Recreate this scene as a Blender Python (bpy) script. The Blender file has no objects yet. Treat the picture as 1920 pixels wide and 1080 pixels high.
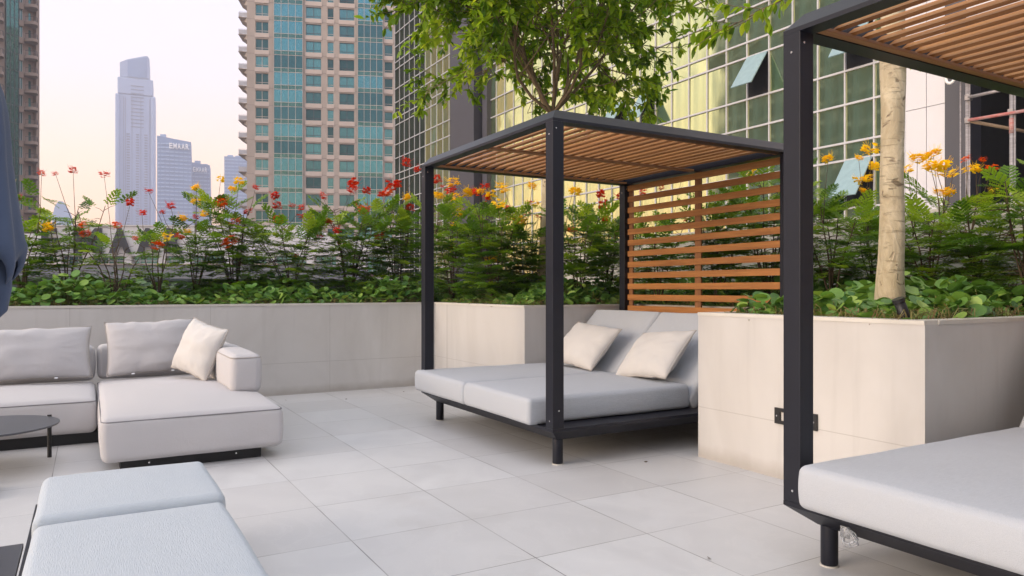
import bpy, bmesh, math, random
import numpy as np
from mathutils import Vector, Matrix
R = math.radians
random.seed(7); rng = np.random.default_rng(7)
scene = bpy.context.scene
C = scene.collection

# ------------------------------------------------------------------ camera
YAW = 30.1; FP = 1370.0; YH = 542.0; CH = 1.2
cam_d = bpy.data.cameras.new('camera'); cam = bpy.data.objects.new('camera', cam_d); C.objects.link(cam)
cam.location = (0, 0, CH); cam.rotation_euler = (R(90), 0, R(-YAW))
cam_d.sensor_width = 36.0; cam_d.lens = 36.0 * FP / 1920.0
cam_d.shift_y = 2.0 / 1920.0
cam_d.clip_start = 0.05; cam_d.clip_end = 8000
scene.camera = cam
scene.render.resolution_x = 1024; scene.render.resolution_y = 576

# ------------------------------------------------------------------ world
SUN_EL, SUN_AZ = 13.0, -88.0        # degrees; azimuth from +Y towards +X
w = bpy.data.worlds.new('World'); scene.world = w; w.use_nodes = True
nt = w.node_tree; nt.nodes.clear()
out = nt.nodes.new('ShaderNodeOutputWorld')
sky = nt.nodes.new('ShaderNodeTexSky'); sky.sky_type = 'NISHITA'; sky.sun_disc = False
sky.sun_elevation = R(SUN_EL); sky.sun_rotation = R(SUN_AZ); sky.dust_density = 4.0; sky.air_density = 1.2
bg1 = nt.nodes.new('ShaderNodeBackground'); bg1.inputs['Strength'].default_value = 0.05
nt.links.new(sky.outputs[0], bg1.inputs[0])
tc = nt.nodes.new('ShaderNodeTexCoord'); sx = nt.nodes.new('ShaderNodeSeparateXYZ')
nt.links.new(tc.outputs['Generated'], sx.inputs[0])
cr = nt.nodes.new('ShaderNodeValToRGB'); nt.links.new(sx.outputs['Z'], cr.inputs[0])
el = cr.color_ramp.elements
el[0].position = 0.0; el[0].color = (0.97, 0.47, 0.27, 1)
el[1].position = 1.0; el[1].color = (0.95, 0.95, 1.02, 1)
for p, c in ((0.08, (0.96, 0.54, 0.32)), (0.16, (0.88, 0.59, 0.42)), (0.25, (0.74, 0.61, 0.59)), (0.36, (0.64, 0.61, 0.72)), (0.52, (0.90, 0.89, 0.97))):
    e = el.new(p); e.color = (*c, 1)
bg2 = nt.nodes.new('ShaderNodeBackground'); bg2.inputs['Strength'].default_value = 0.76
nt.links.new(cr.outputs[0], bg2.inputs[0])
ad = nt.nodes.new('ShaderNodeAddShader')
nt.links.new(bg1.outputs[0], ad.inputs[0]); nt.links.new(bg2.outputs[0], ad.inputs[1])
nt.links.new(ad.outputs[0], out.inputs[0])

sl = bpy.data.lights.new('sun', 'SUN'); sl.energy = 1.9; sl.angle = R(36); sl.color = (1.0, 0.86, 0.74)
so = bpy.data.objects.new('sun', sl); C.objects.link(so)
az = R(SUN_AZ); e_ = R(SUN_EL)
sd = Vector((math.sin(az) * math.cos(e_), math.cos(az) * math.cos(e_), math.sin(e_)))
so.rotation_euler = (-sd).to_track_quat('-Z', 'Y').to_euler()

scene.view_settings.view_transform = 'Standard'; scene.view_settings.look = 'None'
scene.view_settings.gamma = 1.0; scene.view_settings.exposure = 0.91
scene.render.engine = 'CYCLES'

# ------------------------------------------------------------------ materials
def _n(nt, t, **k):
    n = nt.nodes.new(t)
    for a, b in k.items(): setattr(n, a, b)
    return n
def _bsdf(m):
    m.use_nodes = True
    return m.node_tree, m.node_tree.nodes['Principled BSDF']
def mix(nt, fac, a, b, mode='MIX'):
    n = _n(nt, 'ShaderNodeMix', data_type='RGBA', blend_type=mode)
    for s, v in ((0, fac), (6, a), (7, b)):
        if hasattr(v, 'links'): nt.links.new(v, n.inputs[s])
        elif isinstance(v, (int, float)): n.inputs[s].default_value = v
        else: n.inputs[s].default_value = (*v, 1)
    return n.outputs[2]
def mth(nt, op, a, b=0.0, c=None):
    n = _n(nt, 'ShaderNodeMath', operation=op)
    for i, v in enumerate((a, b) if c is None else (a, b, c)):
        if hasattr(v, 'links'): nt.links.new(v, n.inputs[i])
        else: n.inputs[i].default_value = v
    return n.outputs[0]
def noise(nt, scale, detail=4, vec=None, rough=0.55, dist=0.0):
    n = _n(nt, 'ShaderNodeTexNoise'); n.inputs['Scale'].default_value = scale
    n.inputs['Detail'].default_value = detail; n.inputs['Roughness'].default_value = rough
    n.inputs['Distortion'].default_value = dist
    if vec is not None: nt.links.new(vec, n.inputs['Vector'])
    return n.outputs[0]
def coords(nt, kind='Object', scale=(1, 1, 1)):
    t = _n(nt, 'ShaderNodeTexCoord'); mp = _n(nt, 'ShaderNodeMapping')
    nt.links.new(t.outputs[kind], mp.inputs[0]); mp.inputs['Scale'].default_value = scale
    return mp.outputs[0]
def ramp(nt, fac, a, b):
    n = _n(nt, 'ShaderNodeMapRange'); n.inputs[1].default_value = a; n.inputs[2].default_value = b
    nt.links.new(fac, n.inputs[0]); return n.outputs[0]
def bump(nt, b, h, strength, dist=0.01):
    n = _n(nt, 'ShaderNodeBump'); n.inputs['Strength'].default_value = strength
    n.inputs['Distance'].default_value = dist
    nt.links.new(h, n.inputs['Height']); nt.links.new(n.outputs[0], b.inputs['Normal'])
def mat(name, col, rough=0.6, metal=0.0, var=0.12, sc=(3, 3, 3), nscale=2.0, bmp=0.0, bscale=60, bd=0.003, col2=None, spec=0.5, sheen=0.0, kind='Object'):
    m = bpy.data.materials.new(name); nt, b = _bsdf(m)
    v = coords(nt, kind, sc)
    f = ramp(nt, noise(nt, nscale, 5, v), 0.3, 0.7)
    c2 = col2 if col2 else tuple(max(0, c * (1 - var)) for c in col)
    nt.links.new(mix(nt, f, c2, col), b.inputs['Base Color'])
    b.inputs['Roughness'].default_value = rough; b.inputs['Metallic'].default_value = metal
    b.inputs['Specular IOR Level'].default_value = spec
    if sheen: b.inputs['Sheen Weight'].default_value = sheen
    if bmp: bump(nt, b, noise(nt, bscale, 3, coords(nt, kind)), bmp, bd)
    return m
def fabric(name, col, col2, dirx=(6, 260, 260), slub=0.5):
    m = bpy.data.materials.new(name); nt, b = _bsdf(m)
    f1 = ramp(nt, noise(nt, 1.0, 3, coords(nt, 'Object', dirx)), 0.35, 0.65)
    f2 = ramp(nt, noise(nt, 2.2, 3, coords(nt)), 0.35, 0.7)
    c = mix(nt, mth(nt, 'MULTIPLY', f1, slub), col, col2)
    c = mix(nt, mth(nt, 'MULTIPLY', f2, 0.35), c, tuple(x * 0.93 for x in col2))
    nt.links.new(c, b.inputs['Base Color'])
    b.inputs['Roughness'].default_value = 0.92; b.inputs['Sheen Weight'].default_value = 0.15
    b.inputs['Specular IOR Level'].default_value = 0.2
    h = mth(nt, 'ADD', mth(nt, 'MULTIPLY', f1, 0.15), noise(nt, 7.0, 4, coords(nt)))
    bump(nt, b, h, 0.35, 0.02)
    return m
def leafmat(name, cols, rough=0.45, trans=0.25):
    m = bpy.data.materials.new(name); nt, b = _bsdf(m)
    a = _n(nt, 'ShaderNodeAttribute', attribute_name='v')
    r = _n(nt, 'ShaderNodeValToRGB'); nt.links.new(a.outputs['Fac'], r.inputs[0])
    e = r.color_ramp.elements
    e[0].color = (*cols[0], 1); e[1].color = (*cols[-1], 1)
    for i, c in enumerate(cols[1:-1]):
        x = e.new((i + 1) / (len(cols) - 1)); x.color = (*c, 1)
    nt.links.new(r.outputs[0], b.inputs['Base Color']); b.inputs['Roughness'].default_value = rough
    b.inputs['Specular IOR Level'].default_value = 0.35
    t = _n(nt, 'ShaderNodeBsdfTranslucent')
    nt.links.new(mix(nt, 1.0, r.outputs[0], (1.35, 1.3, 0.5), 'MULTIPLY'), t.inputs[0])
    ms = _n(nt, 'ShaderNodeMixShader'); ms.inputs[0].default_value = trans
    nt.links.new(b.outputs[0], ms.inputs[1]); nt.links.new(t.outputs[0], ms.inputs[2])
    nt.links.new(ms.outputs[0], nt.nodes['Material Output'].inputs[0])
    return m
def wood(name, c1, c2, axis):
    sc = [14, 14, 14]; sc[axis] = 0.9
    m = bpy.data.materials.new(name); nt, b = _bsdf(m)
    v = coords(nt, 'Object', tuple(sc))
    f = ramp(nt, noise(nt, 2.0, 6, v, 0.6, 1.2), 0.3, 0.7)
    g = ramp(nt, noise(nt, 7.0, 4, v, 0.6, 0.4), 0.35, 0.75)
    # board to board variation
    sc2 = [9.5, 9.5, 9.5]; sc2[axis] = 0.15
    h = ramp(nt, noise(nt, 1.0, 0, coords(nt, 'Object', tuple(sc2))), 0.35, 0.65)
    c = mix(nt, f, c1, c2); c = mix(nt, mth(nt, 'MULTIPLY', g, 0.35), c, tuple(x * .45 for x in c1))
    c = mix(nt, mth(nt, 'MULTIPLY', h, 0.35), c, tuple(x * 1.25 for x in c2))
    nt.links.new(c, b.inputs['Base Color']); b.inputs['Roughness'].default_value = 0.55
    bump(nt, b, g, 0.25, 0.002)
    return m
def grid_line(nt, coord, off, pitch, wid):
    t = mth(nt, 'DIVIDE', mth(nt, 'SUBTRACT', coord, off), pitch)
    fr = mth(nt, 'FRACT', t)
    d = mth(nt, 'MINIMUM', fr, mth(nt, 'SUBTRACT', 1.0, fr))
    return mth(nt, 'LESS_THAN', d, wid / pitch / 2), mth(nt, 'FLOOR', t)
def tile_mat():
    m = bpy.data.materials.new('pale_stone_tile'); nt, b = _bsdf(m)
    t = _n(nt, 'ShaderNodeTexCoord'); s = _n(nt, 'ShaderNodeSeparateXYZ'); nt.links.new(t.outputs['Object'], s.inputs[0])
    wv = mth(nt, 'MULTIPLY', ramp(nt, noise(nt, 2.3, 3, t.outputs['Object']), 0.3, 0.7), 0.003)
    lx, ix = grid_line(nt, s.outputs[0], 1.085, 0.643, 0.0045)
    ly, iy = grid_line(nt, s.outputs[1], 2.77, 0.628, 0.0038)
    line = mth(nt, 'MAXIMUM', lx, ly)
    # joint darkness varies along its length
    jn = ramp(nt, noise(nt, 1.7, 2, t.outputs['Object']), 0.40, 0.60)
    cmb = _n(nt, 'ShaderNodeCombineXYZ'); nt.links.new(ix, cmb.inputs[0]); nt.links.new(iy, cmb.inputs[1])
    wn = _n(nt, 'ShaderNodeTexWhiteNoise', noise_dimensions='3D'); nt.links.new(cmb.outputs[0], wn.inputs[0])
    vm = _n(nt, 'ShaderNodeVectorMath', operation='MULTIPLY_ADD')
    nt.links.new(wn.outputs['Color'], vm.inputs[0]); vm.inputs[1].default_value = (20, 20, 20); nt.links.new(t.outputs['Object'], vm.inputs[2])
    vein = noise(nt, 1.8, 7, vm.outputs[0], 0.62, 1.4)
    vr = ramp(nt, vein, 0.35, 0.68)
    c = mix(nt, vr, (0.54, 0.54, 0.545), (0.61, 0.61, 0.61))
    c = mix(nt, mth(nt, 'MULTIPLY', wn.outputs['Value'], 0.8), c, (0.50, 0.49, 0.485))
    thin = mth(nt, 'SUBTRACT', 1.0, ramp(nt, mth(nt, 'ABSOLUTE', mth(nt, 'SUBTRACT', vein, 0.5)), 0.0, 0.018))
    c = mix(nt, mth(nt, 'MULTIPLY', thin, 0.16), c, (0.66, 0.65, 0.64))
    # scuffs and dirt
    dn = ramp(nt, noise(nt, 0.9, 6, t.outputs['Object'], 0.7), 0.55, 0.8)
    c = mix(nt, mth(nt, 'MULTIPLY', dn, 0.32), c, (0.36, 0.33, 0.30))
    c = mix(nt, mth(nt, 'MULTIPLY', line, mth(nt, 'ADD', mth(nt, 'MULTIPLY', jn, 0.45), 0.42)), c, (0.07, 0.06, 0.055))
    nt.links.new(c, b.inputs['Base Color'])
    nt.links.new(mth(nt, 'ADD', mth(nt, 'MULTIPLY', vr, 0.12), 0.42), b.inputs['Roughness'])
    bump(nt, b, mth(nt, 'SUBTRACT', mth(nt, 'MULTIPLY', vein, 0.25), line), 0.25, 0.004)
    return m
def wall_mat(name, c1, c2):
    m = bpy.data.materials.new(name); nt, b = _bsdf(m)
    t = _n(nt, 'ShaderNodeTexCoord'); s = _n(nt, 'ShaderNodeSeparateXYZ'); nt.links.new(t.outputs['Object'], s.inputs[0])
    g = _n(nt, 'ShaderNodeNewGeometry'); gs = _n(nt, 'ShaderNodeSeparateXYZ'); nt.links.new(g.outputs['Normal'], gs.inputs[0])
    isx = mth(nt, 'GREATER_THAN', mth(nt, 'ABSOLUTE', gs.outputs[0]), 0.5)
    co = mth(nt, 'ADD', mth(nt, 'MULTIPLY', isx, s.outputs[1]), mth(nt, 'MULTIPLY', mth(nt, 'SUBTRACT', 1.0, isx), s.outputs[0]))
    off = mth(nt, 'ADD', mth(nt, 'MULTIPLY', isx, 8.26), -0.16)
    co = mth(nt, 'MULTIPLY', mth(nt, 'SUBTRACT', co, off), mth(nt, 'SUBTRACT', 1.0, mth(nt, 'MULTIPLY', isx, 0.78)))
    l1, i1 = grid_line(nt, co, 0.0, 1.30, 0.005)
    l2, i2 = grid_line(nt, s.outputs[2], 0.36, 3.0, 0.005)
    line = mth(nt, 'MAXIMUM', l1, l2)
    v = noise(nt, 1.3, 7, coords(nt, 'Object', (1, 1, 0.45)), 0.6, 1.0)
    cmb = _n(nt, 'ShaderNodeCombineXYZ'); nt.links.new(i1, cmb.inputs[0]); nt.links.new(isx, cmb.inputs[1])
    wn = _n(nt, 'ShaderNodeTexWhiteNoise', noise_dimensions='3D'); nt.links.new(cmb.outputs[0], wn.inputs[0])
    c = mix(nt, ramp(nt, v, 0.33, 0.68), c1, c2)
    c = mix(nt, mth(nt, 'MULTIPLY', wn.outputs['Value'], 0.3), c, tuple(x * 0.86 for x in c1))
    st = ramp(nt, noise(nt, 1.0, 5, coords(nt, 'Object', (9, 9, 0.5)), 0.6), 0.56, 0.8)
    c = mix(nt, mth(nt, 'MULTIPLY', st, 0.34), c, tuple(x * 0.72 for x in c1))
    # splash dirt low down, has its own ragged shape
    lo = mth(nt, 'SUBTRACT', 1.0, ramp(nt, mth(nt, 'ADD', s.outputs[2], mth(nt, 'MULTIPLY', noise(nt, 6, 4, t.outputs['Object']), -0.12)), -0.04, 0.05))
    c = mix(nt, mth(nt, 'MULTIPLY', lo, 0.45), c, (0.26, 0.22, 0.18))
    c = mix(nt, mth(nt, 'MULTIPLY', line, 0.38), c, (0.20, 0.18, 0.16))
    nt.links.new(c, b.inputs['Base Color']); b.inputs['Roughness'].default_value = 0.55
    bump(nt, b, mth(nt, 'SUBTRACT', mth(nt, 'MULTIPLY', v, 0.4), line), 0.2, 0.004)
    return m
def glassmat(name, tint, body, refl=0.75, rough=0.03, wave=0.0, stain=0.0, wscale=0.8, rand=0.0):
    m = bpy.data.materials.new(name); nt, b = _bsdf(m)
    t = _n(nt, 'ShaderNodeTexCoord')
    g = _n(nt, 'ShaderNodeNewGeometry')
    st = ramp(nt, noise(nt, 1.0, 6, coords(nt, 'Object', (1.1, 1.1, 0.35)), 0.65, 0.8), 0.42, 0.75)
    oi = _n(nt, 'ShaderNodeObjectInfo')
    s2_ = ramp(nt, noise(nt, 3.0, 7, coords(nt, 'Object', (1.6, 1.6, 0.5)), 0.7, 0.5), 0.40, 0.62)
    bc = mix(nt, mth(nt, 'MULTIPLY', mth(nt, 'MAXIMUM', st, s2_), 0.6), body, tuple(x * 2.6 for x in body))
    if rand: bc = mix(nt, mth(nt, 'MULTIPLY', ramp(nt, oi.outputs['Random'], 0.35, 0.65), rand), bc, tuple(x * 0.25 for x in body))
    d = _n(nt, 'ShaderNodeBsdfDiffuse'); nt.links.new(bc, d.inputs[0])
    gl = _n(nt, 'ShaderNodeBsdfGlossy'); gl.inputs['Color'].default_value = (*tint, 1)
    nt.links.new(mth(nt, 'ADD', mth(nt, 'MULTIPLY', st, stain * 0.25), rough), gl.inputs['Roughness'])
    if wave:
        bm_ = _n(nt, 'ShaderNodeBump'); bm_.inputs['Strength'].default_value = wave; bm_.inputs['Distance'].default_value = 0.05
        nt.links.new(noise(nt, wscale, 1, t.outputs['Object']), bm_.inputs['Height'])
        nt.links.new(bm_.outputs[0], gl.inputs['Normal'])
    ms = _n(nt, 'ShaderNodeMixShader')
    fc = mth(nt, 'SUBTRACT', refl, mth(nt, 'MULTIPLY', st, stain))
    if rand: fc = mth(nt, 'MULTIPLY', fc, mth(nt, 'SUBTRACT', 1.0, mth(nt, 'MULTIPLY', ramp(nt, oi.outputs['Random'], 0.45, 0.8), 0.75)))
    nt.links.new(fc, ms.inputs[0])
    nt.links.new(d.outputs[0], ms.inputs[1]); nt.links.new(gl.outputs[0], ms.inputs[2])
    nt.links.new(ms.outputs[0], nt.nodes['Material Output'].inputs[0])
    return m

M = {}
M['tile'] = tile_mat()
M['wall'] = wall_mat('planter_cladding', (0.50, 0.48, 0.46), (0.60, 0.585, 0.57))
M['coping'] = mat('planter_coping', (0.60, 0.57, 0.52), 0.5, bmp=0.1, var=0.1)
M['soil'] = mat('dark_soil', (0.05, 0.035, 0.02), 0.95, var=0.5, bmp=0.6, bscale=30, bd=0.03)
M['frame'] = mat('charcoal_powder_coat', (0.0095, 0.0105, 0.018), 0.42, 0.0, var=0.12, bmp=0.05, bscale=900, bd=0.0005, spec=0.35)
M['black'] = mat('black_plastic', (0.012, 0.012, 0.014), 0.5, var=0.2)
M['bolt'] = mat('steel_bolt', (0.75, 0.75, 0.75), 0.25, 0.9)
M['woodY'] = wood('teak_slats_long', (0.22, 0.078, 0.016), (0.42, 0.175, 0.045), 1)
M['woodX'] = wood('teak_cross_board', (0.19, 0.075, 0.022), (0.33, 0.15, 0.055), 0)
M['woodZ'] = wood('teak_upright', (0.18, 0.07, 0.02), (0.28, 0.12, 0.042), 2)
M['mattress'] = fabric('grey_blue_mattress_weave', (0.395, 0.42, 0.462), (0.465, 0.49, 0.53), (30, 420, 420), 0.8)
M['mattressY'] = fabric('pale_grey_lounger_weave', (0.41, 0.455, 0.50), (0.485, 0.525, 0.57), (420, 30, 420), 0.6)
M['sofa'] = fabric('light_sofa_upholstery', (0.50, 0.485, 0.495), (0.57, 0.555, 0.565), (300, 300, 300), 0.3)
M['cushion'] = fabric('beige_cushion_cloth', (0.57, 0.55, 0.53), (0.63, 0.61, 0.59), (300, 300, 300), 0.3)
M['piping'] = mat('dark_grey_piping', (0.22, 0.215, 0.225), 0.9)
M['pipelite'] = mat('pale_piping', (0.42, 0.385, 0.36), 0.9)
M['umbrella'] = fabric('slate_blue_parasol_cloth', (0.070, 0.095, 0.16), (0.085, 0.115, 0.19), (300, 300, 300), 0.3)
M['tabletop'] = mat('charcoal_table_top', (0.060, 0.062, 0.075), 0.35, var=0.15, bmp=0.05, bscale=400, bd=0.0005)
mb_ = bpy.data.materials.new('smooth_pale_bark'); nt, b = _bsdf(mb_)
f1 = ramp(nt, noise(nt, 2.2, 6, coords(nt, 'Object', (3, 3, 1.3)), 0.65, 1.5), 0.35, 0.65)
f2 = ramp(nt, noise(nt, 1.6, 4, coords(nt, 'Object', (4, 4, 26)), 0.6, 0.6), 0.58, 0.70)
f3 = ramp(nt, noise(nt, 9.0, 2, coords(nt, 'Object', (1, 1, 1.8)), 0.5, 0.8), 0.62, 0.69)
c = mix(nt, f1, (0.38, 0.31, 0.20), (0.56, 0.48, 0.34)); c = mix(nt, mth(nt, 'MULTIPLY', f2, 0.45), c, (0.25, 0.20, 0.13)); c = mix(nt, mth(nt, 'MULTIPLY', f3, 0.75), c, (0.12, 0.085, 0.05))
nt.links.new(c, b.inputs['Base Color']); b.inputs['Roughness'].default_value = 0.85
bump(nt, b, mth(nt, 'SUBTRACT', f1, mth(nt, 'ADD', f2, f3)), 0.6, 0.012); M['bark'] = mb_
M['barkdark'] = mat('brown_bark', (0.20, 0.14, 0.08), 0.85, var=0.5, bmp=0.6, bscale=25, bd=0.02)
M['stem'] = mat('woody_stem', (0.11, 0.075, 0.045), 0.8, var=0.4)
M['runner'] = leafmat('green_runner_stem', [(0.10, 0.14, 0.03), (0.26, 0.24, 0.08), (0.20, 0.10, 0.05)], 0.5, 0.1)
M['fern'] = leafmat('feathery_leaf', [(0.045, 0.12, 0.016), (0.15, 0.29, 0.026), (0.34, 0.46, 0.04)], 0.5, 0.45)
M['cover'] = leafmat('rounded_cover_leaf', [(0.055, 0.145, 0.034), (0.14, 0.28, 0.055), (0.31, 0.45, 0.095)], 0.4, 0.22)
M['tree'] = leafmat('tree_leaf', [(0.06, 0.14, 0.012), (0.23, 0.37, 0.02), (0.50, 0.60, 0.05)], 0.35, 0.5)
M['red'] = leafmat('red_petal', [(0.50, 0.01, 0.01), (0.75, 0.03, 0.01), (0.80, 0.12, 0.02)], 0.5, 0.3)
M['orange'] = leafmat('orange_petal', [(0.70, 0.05, 0.01), (0.85, 0.14, 0.01), (0.85, 0.28, 0.02)], 0.5, 0.3)
M['yellow'] = leafmat('yellow_petal', [(0.92, 0.58, 0.01), (0.96, 0.74, 0.02), (0.98, 0.84, 0.06)], 0.5, 0.3)
M['lilac'] = leafmat('lilac_petal', [(0.45, 0.25, 0.50), (0.60, 0.40, 0.65)], 0.5, 0.3)
M['stone'] = mat('beige_tower_stone', (0.44, 0.37, 0.315), 0.75, var=0.14, sc=(.3, .3, .3), nscale=1.5)
M['stonelight'] = mat('pale_sill_stone', (0.56, 0.47, 0.41), 0.75, var=0.1, sc=(.3, .3, .3))
M['stonedark'] = mat('dark_stone_joint', (0.16, 0.12, 0.10), 0.8)  # dark joint lines between the tower stones
M['white'] = mat('white_render', (0.80, 0.79, 0.78), 0.7, var=0.06, sc=(.2, .2, .2))
M['panel'] = mat('white_composite_panel', (0.62, 0.61, 0.64), 0.35, var=0.05, sc=(.4, .4, .4))
M['mullion'] = mat('white_aluminium', (0.50, 0.50, 0.53), 0.4, var=0.1)
M['darkclad'] = mat('dark_grey_cladding', (0.055, 0.055, 0.070), 0.5, var=0.1, sc=(.4, .4, .4))
M['slate'] = mat('slate_parapet', (0.20, 0.22, 0.26), 0.6, var=0.15)
M['beige'] = mat('beige_parapet', (0.52, 0.50, 0.46), 0.7, var=0.12, bmp=0.1)
M['letter'] = mat('dark_sign_face', (0.035, 0.04, 0.05), 0.5)
M['letterlight'] = mat('white_sign_face', (0.85, 0.87, 0.9), 0.4)
M['goldglass'] = glassmat('gold_tinted_curtain_glass', (0.92, 0.90, 0.42), (0.050, 0.100, 0.088), 0.84, 0.02, 0.16, 0.45, 0.7)
M['openglass'] = mat('pale_blue_open_sash', (0.25, 0.37, 0.40), 0.25, var=0.15)
M['darkreflglass'] = glassmat('dark_reflection_curtain_glass', (0.20, 0.24, 0.20), (0.02, 0.032, 0.028), 0.6, 0.03, 0.10, 0.2, 0.7)  # reflection of a dark tower put into the glass colour at the far end
M['stoneshade'] = mat('shaded_beige_stone', (0.30, 0.235, 0.20), 0.75, var=0.14, sc=(.3, .3, .3), nscale=1.5)  # darker copy of the beige stone, left tower's shade put into its colour
M['tealglass'] = glassmat('teal_tower_glass', (0.11, 0.33, 0.40), (0.02, 0.07, 0.085), 0.62, 0.05, 0.08, 0.2, 0.15)
M['winglass'] = glassmat('teal_window_glass', (0.13, 0.34, 0.38), (0.05, 0.14, 0.15), 0.45, 0.05, 0.1, 0.2, 0.3, rand=0.8)
M['stripglass'] = glassmat('teal_strip_glass', (0.11, 0.33, 0.40), (0.035, 0.12, 0.14), 0.62, 0.05, 0.06, 0.2, 0.15, rand=0.55)
M['greenglass'] = glassmat('green_tower_glass', (0.10, 0.24, 0.23), (0.02, 0.06, 0.055), 0.55, 0.05, 0.25, 0.2, 0.15)
M['mirrorblock'] = mat('dark_mirrored_tower', (0.055, 0.075, 0.068), 0.5, var=0.5, sc=(.05, .05, .02), nscale=1.5)
M['asphalt'] = mat('asphalt', (0.06, 0.06, 0.06), 0.9, var=0.3, sc=(.05, .05, .05))
M['farA'] = mat('haze_tinted_pale_glass', (0.24, 0.33, 0.52), 0.4, var=0.1, sc=(.02, .02, .02))  # blue glass tone with distance haze put into the far tower colours
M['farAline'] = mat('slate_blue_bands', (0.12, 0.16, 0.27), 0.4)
M['farB'] = mat('haze_tinted_blue_glass', (0.10, 0.20, 0.40), 0.35, var=0.15, sc=(.02, .02, .05))  # bluer glass, distance haze again in its colour
M['farBline'] = mat('haze_tinted_spandrel', (0.24, 0.36, 0.55), 0.5)
M['interior'] = mat('dark_unfinished_room', (0.012, 0.012, 0.016), 0.9, var=0.4)
M['galv'] = mat('galvanised_tube', (0.36, 0.33, 0.33), 0.5, 0.3, var=0.4, sc=(3, 3, 12))
M['redpaint'] = mat('red_painted_tube', (0.42, 0.07, 0.06), 0.6, var=0.5, sc=(3, 3, 12), col2=(0.40, 0.30, 0.28))
M['plank'] = mat('scaffold_plank', (0.36, 0.25, 0.16), 0.8, var=0.3)
mp = bpy.data.materials.new('clear_plastic_film'); nt_, b_ = _bsdf(mp)
b_.inputs['Transmission Weight'].default_value = 0.8; b_.inputs['Roughness'].default_value = 0.15; b_.inputs['IOR'].default_value = 1.2
b_.inputs['Base Color'].default_value = (0.85, 0.87, 0.9, 1)
bump(nt_, b_, noise(nt_, 60, 3, coords(nt_)), 0.8, 0.01); M['film'] = mp

# ------------------------------------------------------------------ object helpers
def link(name, me, m, parent=None, loc=(0, 0, 0), rz=0.0):
    o = bpy.data.objects.new(name, me); C.objects.link(o); o.location = loc; o.rotation_euler = (0, 0, rz)
    for mm in (m if isinstance(m, (list, tuple)) else [m]): me.materials.append(mm)
    if parent: o.parent = parent
    return o
def empty(name, loc=(0, 0, 0), rz=0.0):
    o = bpy.data.objects.new(name, None); C.objects.link(o); o.location = loc; o.rotation_euler = (0, 0, rz)
    o.empty_display_size = 0.2
    return o
def tag(o, label=None, cat=None, group=None, kind=None):
    if label: o['label'] = label
    if cat: o['category'] = cat
    if group: o['group'] = group
    if kind: o['kind'] = kind
    return o
class MB:
    """numpy mesh collector"""
    def __init__(s): s.v = []; s.f = {}; s.n = 0; s.a = []; s.mi = {}
    def add(s, V, F, val=0.5, mi=0):
        V = np.asarray(V, float).reshape(-1, 3); F = np.asarray(F, np.int64)
        k = F.shape[1]
        s.f.setdefault(k, []).append(F + s.n); s.mi.setdefault(k, []).append(np.full(len(F), mi))
        s.v.append(V); s.n += len(V)
        s.a.append(np.full(len(V), val) if np.isscalar(val) else np.asarray(val))
    def box(s, x0, x1, y0, y1, z0, z1, mi=0):
        V = [(x0, y0, z0), (x1, y0, z0), (x1, y1, z0), (x0, y1, z0), (x0, y0, z1), (x1, y0, z1), (x1, y1, z1), (x0, y1, z1)]
        s.add(V, [(0, 3, 2, 1), (4, 5, 6, 7), (0, 1, 5, 4), (1, 2, 6, 5), (2, 3, 7, 6), (3, 0, 4, 7)], mi=mi)
    def tube(s, pts, rad, n=8, val=0.5, cap=True, mi=0):
        P = [Vector(p) for p in pts]; m = len(P)
        rad = [rad] * m if np.isscalar(rad) else rad
        V = []; up = Vector((0, 0, 1))
        d0 = (P[1] - P[0]).normalized(); a = d0.cross(up)
        if a.length < 1e-3: a = Vector((1, 0, 0))
        a.normalize()
        for i in range(m):
            d = (P[min(i + 1, m - 1)] - P[max(i - 1, 0)]).normalized()
            a = (a - d * a.dot(d)).normalized(); b = d.cross(a)
            for k in range(n):
                t = 2 * math.pi * k / n
                V.append(P[i] + (a * math.cos(t) + b * math.sin(t)) * rad[i])
        F = [(i * n + k, i * n + (k + 1) % n, (i + 1) * n + (k + 1) % n, (i + 1) * n + k) for i in range(m - 1) for k in range(n)]
        s.add([tuple(v) for v in V], F, val, mi)
        if cap:
            base = s.n - len(V)
            s.f.setdefault(n, []).append(np.array([[base + k for k in range(n)][::-1], [base + (m - 1) * n + k for k in range(n)]]))
            s.mi.setdefault(n, []).append(np.full(2, mi))
    def inst(s, TV, TF, mats, vals):
        """template verts TV (k,3), faces TF (f,4), mats (N,3,4), vals (N,)"""
        mats = np.asarray(mats); N = len(mats); k = len(TV)
        V = np.einsum('nij,kj->nki', mats[:, :, :3], TV) + mats[:, None, :, 3]
        F = (TF[None] + (np.arange(N) * k)[:, None, None]).reshape(-1, TF.shape[1])
        s.add(V.reshape(-1, 3), F, np.repeat(vals, k))
    def mesh(s, name, smooth=False):
        me = bpy.data.meshes.new(name)
        V = np.concatenate(s.v); A = np.concatenate(s.a)
        me.vertices.add(len(V)); me.vertices.foreach_set('co', V.astype(np.float32).ravel())
        loops = []; starts = []; tot = []; mi = []; st = 0
        for k in s.f:
            F = np.concatenate(s.f[k]); loops.append(F.ravel()); starts.append(st + np.arange(len(F)) * k)
            tot.append(np.full(len(F), k)); st += F.size; mi.append(np.concatenate(s.mi[k]))
        L = np.concatenate(loops).astype(np.int32)
        me.loops.add(len(L)); me.loops.foreach_set('vertex_index', L)
        S = np.concatenate(starts).astype(np.int32)
        me.polygons.add(len(S)); me.polygons.foreach_set('loop_start', S)
        me.polygons.foreach_set('material_index', np.concatenate(mi).astype(np.int32))
        me.polygons.foreach_set('use_smooth', np.full(len(S), bool(smooth)))
        at = me.attributes.new('v', 'FLOAT', 'POINT'); at.data.foreach_set('value', A.astype(np.float32))
        me.update(calc_edges=True); me.validate()
        return me
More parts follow.
